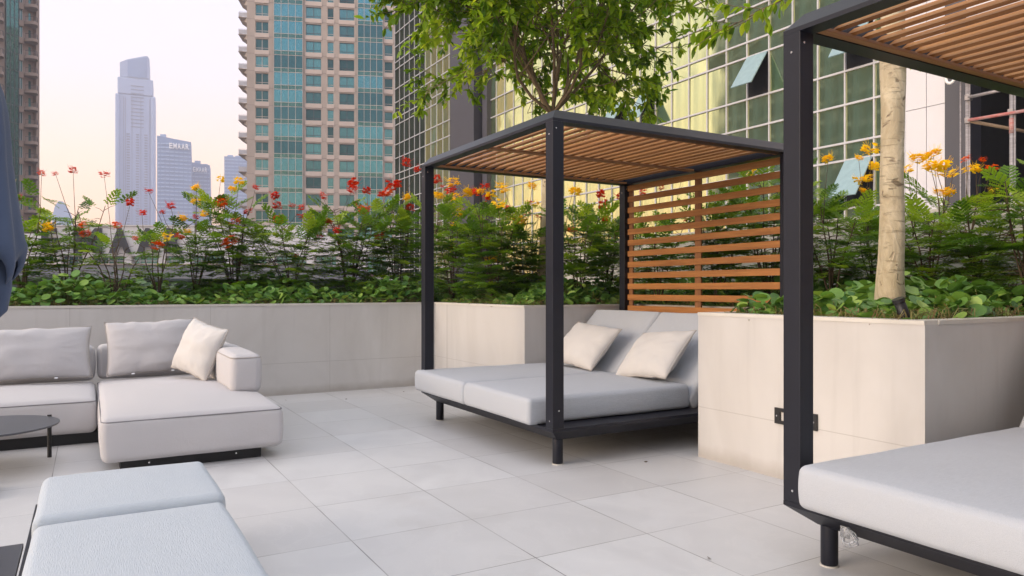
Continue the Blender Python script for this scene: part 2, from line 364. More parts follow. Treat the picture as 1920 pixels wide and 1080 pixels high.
def boxes(name, bl, m, parent=None, bevel=0.0, loc=(0, 0, 0), rz=0.0):
    b = MB()
    for x in bl: b.box(*x)
    o = link(name, b.mesh(name), m, parent, loc, rz)
    if bevel:
        md = o.modifiers.new('bevel', 'BEVEL'); md.width = bevel; md.segments = 2; md.limit_method = 'ANGLE'
    return o
def softbox(name, sx, sy, sz, r, m, parent=None, crown=0.0, sag=0.004, loc=(0, 0, 0), rot=(0, 0, 0), nseg=10, seed=0, droop=0.0):
    """rounded upholstered block, origin at the centre of its base"""
    bm = bmesh.new(); h = (sx / 2, sy / 2, sz / 2); hi = tuple(max(a - r, 1e-4) for a in h)
    def axis(i):
        c = [-h[i] + r * t for t in (0, .25, .5, .75)]
        return c + [-hi[i] + 2 * hi[i] * k / nseg for k in range(nseg + 1)] + [h[i] - r * t for t in (.75, .5, .25, 0)]
    ax = [axis(0), axis(1), axis(2)]
    for a, b, c in ((0, 1, 2), (1, 2, 0), (2, 0, 1)):
        for sgn in (-1, 1):
            g = [[None] * len(ax[b]) for _ in ax[a]]
            for i, u in enumerate(ax[a]):
                for j, v in enumerate(ax[b]):
                    p = [0, 0, 0]; p[a] = u; p[b] = v; p[c] = sgn * h[c]
                    g[i][j] = bm.verts.new(p)
            for i in range(len(ax[a]) - 1):
                for j in range(len(ax[b]) - 1):
                    q = (g[i][j], g[i + 1][j], g[i + 1][j + 1], g[i][j + 1])
                    bm.faces.new(q if sgn > 0 else q[::-1])
    bmesh.ops.remove_doubles(bm, verts=bm.verts, dist=1e-5)
    from mathutils import noise as N
    for v in bm.verts:
        p = v.co.copy(); q = Vector([max(-hi[i], min(hi[i], p[i])) for i in range(3)])
        d = p - q
        if d.length > 1e-9: p = q + d.normalized() * r
        u = p.x / h[0]; w_ = p.y / h[1]
        if p.z > 0:
            p.z += crown * max(0, 1 - u * u) ** .7 * max(0, 1 - w_ * w_) ** .7
        bul = max(0, 1 - (p.z / h[2]) ** 2)
        p.x += sag * 1.5 * bul * (1 if u > 0 else -1) * abs(u) ** 4; p.y += sag * 1.5 * bul * (1 if w_ > 0 else -1) * abs(w_) ** 4
        nn = N.noise_vector(Vector((p.x * 3.1 + seed, p.y * 3.1, p.z * 4)))
        p += nn * sag
        p.z += h[2]
        v.co = p
    me = bpy.data.meshes.new(name); bm.to_mesh(me); bm.free()
    for f in me.polygons: f.use_smooth = True
    o = link(name, me, m, parent, loc); o.rotation_euler = rot
    return o
def pillow(name, wd, ht, th, m, loc, rot, label, cat='cushion', group=None, seed=0, pipe=None, wr=0.019, tabs=0):
    """cushion standing in its XZ plane, origin at the centre"""
    n = 30; bm = bmesh.new(); from mathutils import noise as N
    rows = {}
    edge = []
    for side in (1, -1):
        for i in range(n + 1):
            for j in range(n + 1):
                u = -1 + 2 * i / n; v = -1 + 2 * j / n
                if side == -1 and (i in (0, n) or j in (0, n)):
                    rows[(side, i, j)] = rows[(1, i, j)]; continue
                pin = 1 - 0.055 * (1 - abs(v) ** 2) * abs(u) ** 3
                pin2 = 1 - 0.065 * (1 - abs(u) ** 2) * abs(v) ** 3
                x = u * wd / 2 * pin; z = v * ht / 2 * pin2
                t = ((1 - abs(u) ** 2.4) * (1 - abs(v) ** 2.4)) ** 0.55 * th / 2
                wob = N.noise(Vector((u * 2 + seed, v * 2, side * 3))) * wr * 1.0
                # creases that run in from the corners and the seam
                ang = math.atan2(v, u); cr_ = math.sin(ang * 18 + seed * 3 + N.noise(Vector((u * 3, v * 3, seed))) * 5)
                e2 = max(abs(u), abs(v)); am = max(0, e2 - 0.45) * (1 - e2) * 4
                y = side * (t + (wob + cr_ * wr * 0.55 * am) * (t / (th / 2) + 0.15 * am))
                rows[(side, i, j)] = bm.verts.new((x, y, z + wr * .6 * N.noise(Vector((u * 4, seed, v * 4)))))
    for side in (1, -1):
        for i in range(n):
            for j in range(n):
                q = [rows[(side, i, j)], rows[(side, i + 1, j)], rows[(side, i + 1, j + 1)], rows[(side, i, j + 1)]]
                bm.faces.new(q[::-1] if side == 1 else q)
    rim = [(i, 0) for i in range(n)] + [(n, j) for j in range(n)] + [(i, n) for i in range(n, 0, -1)] + [(0, j) for j in range(n, 0, -1)]
    pts = [tuple(rows[(1, i, j)].co) for i, j in rim]; pts.append(pts[0])
    me = bpy.data.meshes.new(name); bm.normal_update(); bm.to_mesh(me); bm.free()
    for f in me.polygons: f.use_smooth = True
    o = link(name, me, m, None, loc); o.rotation_euler = rot
    tag(o, label, cat, group)
    b = MB(); b.tube(pts, 0.0045, 6, cap=False); link('piping', b.mesh('piping', True), pipe or M['pipelite'], o)
    if tabs:
        for k in range(tabs):
            b = MB(); x = -wd * .22 + wd * .44 * k / max(1, tabs - 1); b.box(x - .012, x + .012, -.035, -.008, -ht / 2 + .0, -ht / 2 + .012)
            link('tab', b.mesh('tab'), M['letterlight'], o)
    return o
def dup(root, loc, rz, label=None, group=None):
    r = root.copy(); C.objects.link(r); r.location = loc; r.rotation_euler = (0, 0, rz)
    if label: r['label'] = label
    if group: r['group'] = group
    for ch in list(root.children):
        c = ch.copy(); C.objects.link(c); c.parent = r
        for g in ch.children:
            d = g.copy(); C.objects.link(d); d.parent = c
    return r
def W(px, d):
    """world x, y of the ground point seen at picture column px (1920 wide) and depth d"""
    lat = (px - 960) / FP * d; a = R(YAW)
    return (d * math.sin(a) + lat * math.cos(a), d * math.cos(a) - lat * math.sin(a))
def Z(py, d): return CH - (py - YH) * d / FP

# ------------------------------------------------------------------ ground, terrace
def struct(name, bl, m): return tag(boxes(name, bl, m), kind='structure')
struct('city_ground', [(-3500, 3500, -3500, 3500, -21, -20)], M['asphalt'])
struct('terrace_floor', [(-12, 17.0, -8, 11.2, -1.2, 0)], M['tile'])

# planter: clad retaining walls round the beds and the daybed alcoves
pl = tag(empty('planter_wall'), 'long pale clad planter wall wrapping around the planted beds and both daybed alcoves', 'planter')
T = 0.12; ZT = 1.012
runs = [  # (x0,x1,y0,y1) footprints of wall runs, butt jointed
    (-12, 3.78, 8.45, 8.45 + T), (3.78, 3.78 + T, 6.27, 8.45 + T), (3.78 + T, 5.22, 6.27, 6.27 + T),
    (5.22, 5.22 + T, 3.86, 6.27 + T), (3.78 + T, 5.22, 3.86 - T, 3.86), (3.78, 3.78 + T, 2.22, 3.86),
    (3.78 + T, 5.22, 2.22, 2.22 + T), (5.22, 5.22 + T, -0.2, 2.22 + T), (3.78 + T, 5.22, -0.2 - T, -0.2),
    (3.78, 3.78 + T, -6, -0.2)]
boxes('cladding', [(a, b, c, d, 0, ZT) for a, b, c, d in runs], M['wall'], pl)
e = 0.006
boxes('coping', [(a - (e if i != 2 and a > -11 and (b - a) < .2 else 0), b, c - (e if (d - c) < .2 else 0), d, ZT, ZT + 0.022) for i, (a, b, c, d) in enumerate(runs)], M['coping'], pl)
boxes('soil', [(-12, 7.0, 8.57, 10.3, 0.5, 0.955), (3.9, 7.0, 6.39, 8.57, 0.5, 0.954), (5.34, 7.0, 3.86, 6.39, 0.5, 0.953),
               (3.9, 7.0, 2.34, 3.74, 0.5, 0.956), (5.34, 7.0, -0.2, 2.34, 0.5, 0.952), (3.9, 7.0, -6, -.32, .5, .951)], M['soil'], pl)
t = tag(empty('parapet_wall'), 'low slate grey parapet running behind the far flower bed', 'wall')
boxes('wall_panel', [(-12, 7.0, 10.3, 10.5, -1, 1.30)], M['slate'], t)
boxes('coping', [(-12, 7.0, 10.27, 10.53, 1.30, 1.335)], M['slate'], t)
t = tag(empty('garden_wall'), 'plain beige wall standing behind the right hand shrubs', 'wall')
boxes('wall_panel', [(7.02, 7.2, -6, 10.54, -1, 1.93)], M['beige'], t)
boxes('coping', [(7.0, 7.22, -6, 10.56, 1.93, 1.965)], M['coping'], t)
# ------------------------------------------------------------------ daybeds
def sweep_rect(prof, x0, x1, y0, y1, name, m, parent):
    """sweep a closed profile of (inset, z) round a rectangle with mitred corners"""
    b = MB(); n = len(prof); V = []
    for cx, cy in ((0, 0), (1, 0), (1, 1), (0, 1)):
        for ins, z in prof:
            V.append((x0 + ins if cx == 0 else x1 - ins, y0 + ins if cy == 0 else y1 - ins, z))
    F = [(c * n + k, ((c + 1) % 4) * n + k, ((c + 1) % 4) * n + (k + 1) % n, c * n + (k + 1) % n) for c in range(4) for k in range(n)]
    b.add(V, F); o = link(name, b.mesh(name), m, parent)
    return o
def make_daybed():
    """local origin at the outer front-left corner: x 0..2.40 runs back, y 0..2.21 runs left"""
    LX, LY = 2.40, 2.21; f = M['frame']
    root = empty('canopy_daybed', (2.66, 4.05, 0))
    # tray platform
    b = MB(); n = 0; V = []
    for z, i in ((0.268, 0.0), (0.248, 0.0), (0.172, 0.10), (0.172, 0.16)):
        V += [(i, i, z), (LX - i, i, z), (LX - i, LY - i, z), (i, LY - i, z)]
    F = [(k * 4 + j, (k + 1) * 4 + j, (k + 1) * 4 + (j + 1) % 4, k * 4 + (j + 1) % 4) for k in range(3) for j in range(4)]
    F += [(0, 1, 2, 3), (15, 14, 13, 12)]
    b.add(V, F); link('platform', b.mesh('platform'), f, root)
    for x in (0.125, LX - 0.125):
        for y in (0.13, LY - 0.14):
            b = MB(); b.tube([(x, y, 0.004), (x, y, 0.012), (x, y, 0.176)], [0.033, 0.036, 0.036], 20)
            o = link('leg', b.mesh('leg', False), f, root)
            md = o.modifiers.new('e', 'EDGE_SPLIT'); [setattr(p, 'use_smooth', True) for p in o.data.polygons]
            b = MB(); b.tube([(x, y, 0.0), (x, y, 0.006)], 0.039, 20); link('foot_pad', b.mesh('foot_pad'), M['coping'], o)
    P = 0.088
    for cx in (0, 1):
        for cy in (0, 1):
            x0 = 0.0 if cx == 0 else LX - P; y0 = 0.0 if cy == 0 else LY - P
            zb = 0.2685
            o = boxes('post', [(x0, x0 + P, y0, y0 + P, zb, 2.318)], f, root, 0.0018)
            if cx == 0 or cy == 1:
                for (bx, by, bz) in ((x0 + P * .55, y0 - .0015, zb + 0.12), (x0 - .0015, y0 + P * .45, zb + 0.05), (x0 + P * .3, y0 - .0015, 2.27), (x0 - .0015, y0 + P * .5, 2.235)):
                    b = MB(); nx = abs(by - (y0 - .0015)) > 1e-6
                    d = Vector((1, 0, 0)) if nx else Vector((0, 1, 0))
                    p = Vector((bx, by, bz)); b.tube([p, p + d * 0.004], [0.0055, 0.0055], 8)
                    link('bolt', b.mesh('bolt'), M['bolt'], o)
    sweep_rect([(0.0, 2.318), (0.0, 2.338), (0.062, 2.408), (0.092, 2.408), (0.092, 2.318)], 0, LX, 0, LY, 'canopy_frame', f, root)
    # slats under the canopy frame
    b = MB(); x = 0.13; k = 0
    while x < LX - 0.12:
        a = R(33 + random.uniform(-1.5, 1.5)); c, s = math.cos(a) * .037, math.sin(a) * .037; tx, tz = -math.sin(a) * .008, math.cos(a) * .008
        zc = 2.362
        V = [(x + i * c + j * tx, y, zc + i * s + j * tz) for y in (0.093, LY - 0.093) for i, j in ((-1, -1), (1, -1), (1, 1), (-1, 1))]
        b.add(V, [(0, 1, 2, 3), (7, 6, 5, 4), (0, 4, 5, 1), (1, 5, 6, 2), (2, 6, 7, 3), (3, 7, 4, 0)]); x += 0.1025
    link('slatted_roof', b.mesh('slatted_roof'), M['woodY'], root)
    boxes('roof_batten', [(0.093, LX - .093, LY / 2 - .03, LY / 2 + .03, 2.318, 2.336)], M['woodX'], root, .002)
    boxes('roof_batten', [(0.093, LX - .093, LY - .135, LY - .094, 2.322, 2.338)], M['woodX'], root, .002)
    boxes('roof_batten', [(0.093, LX - .093, .094, .135, 2.322, 2.338)], M['woodX'], root, .002)
    # slatted screen at the head end (x = LX)
    sc = boxes('privacy_screen', [(LX - .050, LX - .030, .092, LY - .092, z, z + .060) for z in [0.965 + .1165 * i for i in range(12)]], M['woodY'], root, .002)
    for y0, y1 in ((.089, .125), (LY / 2 - .05, LY / 2 + .03), (LY - .150, LY - .089)):
        boxes('batten', [(LX - .029, LX - .008, y0, y1, .89, 2.317)], M['woodZ'], sc, .002)
    # mattresses, flat part and raised heads
    my = (LY - .20 - .02) / 2
    for k in range(2):
        yc = .205 + my / 2 - .01 + k * (my + .012) - .01
        softbox('mattress', 1.47, my, .185, .03, M['mattress'], root, .012, .005, (-.075 + .735, yc, .272), seed=k * 5)
        a = R(-46)
        bk = softbox('backrest', .90, my, .15, .035, M['mattress'], root, .014, .006, (1.47 + .31, yc, .57), (0, a, 0), seed=3 + k * 5)
        s = MB(); s.box(-.42, .40, -my / 2 + .06, -my / 2 + .09, -.022, -.004); s.box(-.42, .40, my / 2 - .09, my / 2 - .06, -.022, -.004)
        s.box(-.42, -.39, -my / 2 + .09, my / 2 - .09, -.022, -.004); s.box(.37, .40, -my / 2 + .09, my / 2 - .09, -.022, -.004)
        link('support_frame', s.mesh('support_frame'), f, bk)
    return root
G = 'canopied daybeds set in the planter alcoves'
day = tag(make_daybed(), 'charcoal canopied daybed with wooden slat roof in the middle, two beige cushions on it', 'daybed', G)
day2 = dup(day, (2.66, 4.05 - 4.065, 0), 0, 'charcoal canopied daybed cut off by the right edge of the picture, nearest the camera', G)
for c_ in day2.children:
    if c_.name.startswith('mattress'): c_.scale = (1.2, 1, 1); c_.location.x += .147; c_.location.y -= .11
    if c_.name.startswith('backrest'): c_.location.x += .25; c_.location.y -= .11
GC = 'beige cushions on the middle daybed'
pillow('cushion', .66, .50, .20, M['cushion'], (4.06, 5.64, .67), (R(-43), R(4), R(-88)), 'beige cushion farther back on the middle daybed, partly behind the front post', 'cushion', GC, 2)
pillow('cushion', .68, .50, .20, M['cushion'], (4.08, 4.68, .655), (R(-43), R(-5), R(-92)), 'beige cushion on the nearer mattress of the middle daybed, beside the planter', 'cushion', GC, 5)
# film of packaging hanging under the near daybed
b = MB()
hx, hy = 2.66, 1.87
for k in range(3):
    pts = []
    for i in range(13):
        t_ = 2 * math.pi * i / 12
        pts.append((hx + .012 * math.sin(t_ * 2 + k), hy + .030 * math.cos(t_) + .005 * k, .190 + .030 * math.sin(t_) + .005 * k))
    b.tube(pts, [.006 + .003 * math.sin(i * 2.1 + k) for i in range(13)], 6, cap=False)
b.box(hx - .004, hx + .004, hy + .00, hy + .04, .19, .235)
tag(link('plastic_wrap', b.mesh('plastic_wrap', True), M['film']), 'clear crumpled plastic wrap hanging below the near mattress by the round leg', 'plastic wrap')
# lit cut-out bracket on the planter face
t = tag(empty('wall_bracket', (3.776, 3.02, .40)), 'small black slotted metal bracket fixed to the pale planter face behind the near post', 'bracket')
boxes('plate', [(-.012, 0, -.155, -.115, -.05, .05), (-.012, 0, .115, .155, -.05, .05), (-.012, 0, -.115, .115, .028, .05), (-.012, 0, -.115, .115, -.05, -.028)], M['black'], t)
for y in (-.136, .136):
    b = MB(); b.tube([(-.012, y, 0), (-.015, y, 0)], .005, 8); link('screw', b.mesh('screw'), M['bolt'], t)

# dry leaves blown on the tiles
for n_, (px, py, lab) in enumerate(((649, 749, 'dry leaf near the foot of the far planter wall'), (757, 735, 'dry leaf on the tiles left of the middle daybed mattress corner'), (1211, 867, 'small dry leaf on the tiles in front of the pale planter corner'), (1330, 1048, 'small dry leaf on the tiles left of the round leg of the near daybed'), (536, 751, 'small dry leaf on the tiles beside the chaise'))):
    u = (px - 960) / FP; d = CH * FP / (py - YH); x, y = W(px, d); b = MB(); r_ = random.Random(n_)
    b.add([(-.014, 0, .004), (0, -.006, .001), (.015, .002, .006), (0, .007, .007)], [(0, 1, 2, 3)]); b.add([(-.014, 0, .006), (0, -.006, .003), (.015, .002, .008), (0, .007, .009)], [(0, 1, 2, 3)])
    tag(link('fallen_leaf', b.mesh('fallen_leaf'), M['stem'], None, (x, y, -.0), r_.uniform(0, 6)), lab, 'leaf', 'dry leaves on the tiles')

# ------------------------------------------------------------------ sofa
sofa = tag(empty('modular_sofa', (0.07, 5.33, 0)), 'pale upholstered corner sofa with chaise end standing before the planter wall', 'sofa')
def seam(name, x0, x1, y0, y1, z, r, parent, mt=None):
    pts = []
    for cx, cy, a0 in ((x1 - r, y0 + r, -90), (x1 - r, y1 - r, 0), (x0 + r, y1 - r, 90), (x0 + r, y0 + r, 180)):
        for k in range(5):
            a = R(a0 + 22.5 * k); pts.append((cx + r * math.cos(a), cy + r * math.sin(a), z))
    pts.append(pts[0]); b = MB(); b.tube(pts, .0042, 6, cap=False)
    return link(name, b.mesh(name, True), mt or M['piping'], parent)
CW = 1.13
ch = softbox('chaise_seat', CW, 2.35, .29, .045, M['sofa'], sofa, .05, .006, (CW / 2, 2.35 / 2, .078), nseg=14)
seam('piping', 0.001, CW - .001, 0.001, 2.349, .345, .045, sofa)
for z in ():
    pass
arm = softbox('armrest', .235, 1.85, .31, .05, M['sofa'], sofa, .012, .006, (CW - .115, .74 + .925, .372), seed=4)
seam('piping', CW - .115 - .1175, CW - .115 + .1175, .74, .74 + 1.85, .655, .05, sofa, M['pipelite'])
softbox('back_cushion_base', CW - .26, .25, .31, .045, M['sofa'], sofa, .012, .006, ((CW - .25) / 2, 2.40 + .07, .37), seed=8)
softbox('seat', 1.16, 1.18, .27, .045, M['sofa'], sofa, .04, .006, (-.60, 1.19 + .59, .085), nseg=12, seed=12)
seam('piping', -1.18, -.02, 1.191, 2.369, .33, .045, sofa)
softbox('back_cushion_base', 1.15, .25, .31, .045, M['sofa'], sofa, .012, .006, (-.60, 2.40 + .07, .365), seed=15)
softbox('seat', 1.16, 1.18, .27, .045, M['sofa'], sofa, .04, .006, (-1.78, 1.19 + .59, .085), nseg=12, seed=22)
softbox('back_cushion_base', 1.15, .25, .31, .045, M['sofa'], sofa, .012, .006, (-1.78, 2.40 + .07, .365), seed=25)
boxes('plinth', [(.11, CW - .13, .10, 2.5, 0.0, .079), (-2.30, .02, 1.25, 2.5, 0.0, .086)], M['black'], sofa)
b = MB()
for x in (.28, .83):
    b.tube([(x, .0995, .045), (x, .094, .045)], .006, 8)
link('screw', b.mesh('screw'), M['bolt'], sofa)
GS = 'scatter cushions on the sofa'
pillow('cushion', .98, .46, .19, M['sofa'], (-.46, 7.50, .645), (R(-13), R(0), R(2)), 'wide pale back cushion on the left part of the sofa', 'cushion', GS, 1, tabs=2)
pillow('cushion', .74, .49, .20, M['sofa'], (.50, 7.46, .675), (R(-12), R(-2), R(1)), 'upright rectangular pale cushion at the head of the chaise', 'cushion', GS, 7, tabs=2)
pillow('cushion', .50, .48, .22, M['cushion'], (.85, 6.98, .67), (R(-20), R(12), R(-62)), 'tilted pale cushion leaning on the armrest of the sofa', 'cushion', GS, 11, wr=.018)

# ------------------------------------------------------------------ coffee table, lounger, side table, parasol
t = tag(empty('coffee_table', (-.60, 5.93, 0)), 'low round charcoal table with slim legs in front of the sofa', 'table')
b = MB(); b.tube([(0, 0, .280), (0, 0, .283), (0, 0, .292), (0, 0, .294)], [.422, .43, .43, .426], 64); o = link('table_top', b.mesh('table_top'), M['tabletop'], t)
for k in range(3):
    a = R(33.7 + 120 * k); x, y = .432 * math.cos(a), .432 * math.sin(a)
    b = MB(); b.tube([(x * 1.0, y * 1.0, 0), (x * 1.0, y * 1.0, .303)], .014, 12); link('leg', b.mesh('leg'), M['black'], t)
b = MB()
for k in range(3):
    a = R(33.7 + 120 * k); b.tube([(0, 0, .262), (.43 * math.cos(a), .43 * math.sin(a), .262)], .009, 8)
link('underframe', b.mesh('underframe'), M['black'], t)

lg = tag(empty('sun_lounger', (-.17, 1.2, 0)), 'low lounger with pale blue grey two piece pad in the bottom left foreground', 'sun lounger')
softbox('mattress', .64, 1.93, .10, .028, M['mattressY'], lg, .010, .004, (.32, .965, .250), nseg=14, seed=31)
softbox('head_pad', .65, .68, .118, .030, M['mattressY'], lg, .010, .005, (.323, 1.945 + .34, .256), seed=37)
boxes('frame', [(-.03, .0, 0, 2.62, .20, .255), (.64, .665, 0, 2.62, .20, .255), (0, .64, 2.585, 2.62, .20, .255), (0, .64, 0, .03, .20, .255), (0, .64, 1.92, 1.95, .20, .255), (0, .64, .03, 1.92, .24, .252), (0, .64, 1.95, 2.585, .24, .252)], M['frame'], lg)
for x in (-.03, .61):
    for y in (.2, 2.35): boxes('leg', [(x, x + .05, y, y + .05, 0, .2)], M['frame'], lg)
t = tag(empty('side_table', (-.62, 2.86, 0)), 'small square charcoal side table in the bottom left corner', 'table')
boxes('table_top', [(0, .41, 0, .42, .232, .25)], M['tabletop'], t, .002)
for x, y in ((.02, .02), (.36, .02), (.02, .37), (.36, .37)): boxes('leg', [(x, x + .03, y, y + .03, 0, .232)], M['frame'], t)

# folded parasol
ux, uy = W(-72, 4.2)
t = tag(empty('folded_parasol', (ux, uy, 0)), 'closed slate blue parasol hanging in folds at the left edge', 'parasol')
prof = [(3.05, .035), (2.80, .10), (2.55, .17), (2.44, .205), (2.36, .235), (2.25, .262), (2.10, .275), (1.95, .283), (1.80, .30), (1.65, .322), (1.50, .345), (1.40, .357), (1.345, .345), (1.30, .30)]
nn = 96; V = []
from mathutils import noise as N_
for i, (z, r_) in enumerate(prof):
    for k in range(nn):
        a = 2 * math.pi * k / nn
        fold = 1 + (.055 + .05 * i / len(prof)) * math.sin(a * 8 + .5 * math.sin(z * 2.2)) + .03 * math.sin(a * 3 + z)
        hem = 0
        if i >= 11: hem = .075 * math.sin(a * 8 + 1.1)
        V.append((r_ * .80 * fold * math.cos(a), r_ * .80 * fold * math.sin(a), z + hem))
F = [(i * nn + k, (i + 1) * nn + k, (i + 1) * nn + (k + 1) % nn, i * nn + (k + 1) % nn) for i in range(len(prof) - 1) for k in range(nn)]
b = MB(); b.add(V, F); cn = link('canopy', b.mesh('canopy', True), M['umbrella'], t)
md = cn.modifiers.new('s', 'SOLIDIFY'); md.thickness = .006
V = []
p2 = [(1.62, .20), (1.45, .255), (1.30, .285), (1.20, .28), (1.12, .255), (1.07, .20)]
for i, (z, r_) in enumerate(p2):
    for k in range(nn):
        a = 2 * math.pi * k / nn; fold = 1 + .13 * math.sin(a * 8 + 1.9 + z) + .04 * math.sin(a * 5)
        V.append((r_ * .80 * fold * math.cos(a), r_ * .80 * fold * math.sin(a), z + (.05 * math.sin(a * 8) if i > 3 else 0)))
F = [(i * nn + k, (i + 1) * nn + k, (i + 1) * nn + (k + 1) % nn, i * nn + (k + 1) % nn) for i in range(len(p2) - 1) for k in range(nn)]
b = MB(); b.add(V, F); cn = link('hem', b.mesh('hem', True), M['umbrella'], t)
md = cn.modifiers.new('s', 'SOLIDIFY'); md.thickness = .006
b = MB(); b.tube([(0, 0, 0.05), (0, 0, 3.1)], .028, 16); link('pole', b.mesh('pole', True), M['frame'], t)
boxes('base', [(-.15, .15, -.15, .15, 0, .05)], M['frame'], t, .008)

# ------------------------------------------------------------------ foliage templates
def mat34(loc, fwd, up, sc, roll=0.0):
    """fwd: local +x, up: local +z hint -> (N,3,4)"""
    f = fwd / np.linalg.norm(fwd, axis=1, keepdims=True)
    y = np.cross(up, f); y /= np.linalg.norm(y, axis=1, keepdims=True) + 1e-9
    z = np.cross(f, y)
    return np.stack([f * sc[:, None], y * sc[:, None], z * sc[:, None], loc], axis=2)
def frond_template(pairs=6, lets=6, seed=0, ll=.085, lw=.030):
    """twice divided leaf of unit length along +x, a little arched"""
    r = np.random.default_rng(seed); V = []; F = []
    def quad(c, d, n_, l, w_):
        i = len(V); s_ = n_ * w_; V.extend([c, c + d * l * .5 + s_, c + d * l, c + d * l * .5 - s_]); F.append((i, i + 1, i + 2, i + 3))
    zz = np.array([0, 0, 1.])
    for p in range(pairs):
        x = .18 + .80 * (p + .5) / pairs; z = -.10 * x * x
        L = (.34 - .20 * (x - .5) ** 2 * 4 * .6) * (1 - .25 * x)
        for sd_ in (-1, 1):
            ang = R(66 - 26 * x + r.uniform(-7, 7)) * sd_
            d = np.array([math.cos(ang), math.sin(ang), r.uniform(-.18, .14)]); d /= np.linalg.norm(d)
            side = np.cross(zz, d); base = np.array([x, 0, z])
            for q in range(lets):
                for s2 in (-1, 1):
                    c = base + d * L * (.12 + .86 * q / lets)
                    dd = side * s2 * .92 + d * .35 + zz * r.uniform(-.3, .25); dd /= np.linalg.norm(dd)
                    quad(c, dd, d, ll, lw)
        quad(np.array([x - .14, 0, z + .004]), np.array([1., 0, -.05]), np.array([0, 1., 0]), .15, .004)
    quad(np.array([0., 0, 0]), np.array([1., 0, -.04]), np.array([0, 1., 0]), .3, .006)
    return np.array(V), np.array(F)
FR = [frond_template(6, 6, s_) for s_ in range(3)]
FRL = [frond_template(5, 3, s_, .135, .050) for s_ in range(3)]
def leaf_template(wd=.46, tip=1.0, fold=.10, droop=.12):
    xs = [0, .18, .42, .68, .88, tip]; ws = [.02, .30, .5, .40, .17, .0]
    V = []; F = []
    for x, w_ in zip(xs, ws):
        z = -droop * x * x; V += [(x, -w_ * wd, z + fold * w_), (x, 0, z), (x, w_ * wd, z + fold * w_)]
    for i in range(5):
        a = i * 3; F += [(a, a + 3, a + 4, a + 1), (a + 1, a + 4, a + 5, a + 2)]
    return np.array(V, float), np.array(F)
TL = leaf_template()
def round_template(n=10):
    V = [(0.5, 0, -.03)]; F = []
    for k in range(n):
        a = 2 * math.pi * k / n + math.pi
        rx = .5; x = .5 + rx * math.cos(a); y = .47 * math.sin(a)
        if k == 0: x = .10
        V.append((x, y, .07 * abs(y) + .03 * math.sin(a * 2)))
    for k in range(0, n, 2):
        F.append((0, 1 + k, 1 + (k + 1) % n, 1 + (k + 2) % n))
    return np.array(V, float), np.array(F)
RT = round_template()
def flower_mesh(name, seed, nb=16, rad=.5):
    """head of ruffled petals round a short spike, unit radius about .5"""
    r = np.random.default_rng(seed); b = MB(); pv, pf = leaf_template(.95, 1.0, .25, .25)
    locs = []; fw = []; sc = []; up = []
    for k in range(nb):
        ph = r.uniform(0, 2 * math.pi); zz = r.uniform(-.28, .34); rr = rad * math.sqrt(max(0, 1 - (zz / .42) ** 2)) * r.uniform(.45, 1)
        c = np.array([rr * math.cos(ph), rr * math.sin(ph), zz])
        for j in range(5):
            a = 2 * math.pi * j / 5 + r.uniform(-.3, .3)
            d = np.array([math.cos(a), math.sin(a), r.uniform(.0, .8)]) + c * .7
            locs.append(c); fw.append(d); up.append(np.array([r.uniform(-.3, .3), r.uniform(-.3, .3), 1])); sc.append(r.uniform(.15, .26))
    b.inst(pv, pf, mat34(np.array(locs), np.array(fw), np.array(up), np.array(sc)), r.uniform(0, 1, len(locs)))
    for k in range(nb):
        a = r.uniform(0, 2 * math.pi); p = Vector((math.cos(a) * .3, math.sin(a) * .3, r.uniform(-.1, .3)))
        b.tube([p * .6, p * 1.5, p * 2.1 + Vector((0, 0, .12))], .008, 3, .2, cap=False)
    return b.mesh(name)
FM = {c: [flower_mesh(c + '_flower', i * 7 + j, nb) for j, nb in enumerate((16, 24, 32))] for i, c in enumerate(('red', 'orange', 'yellow'))}
for c in FM:
    for me in FM[c]: me.materials.append(M[c])

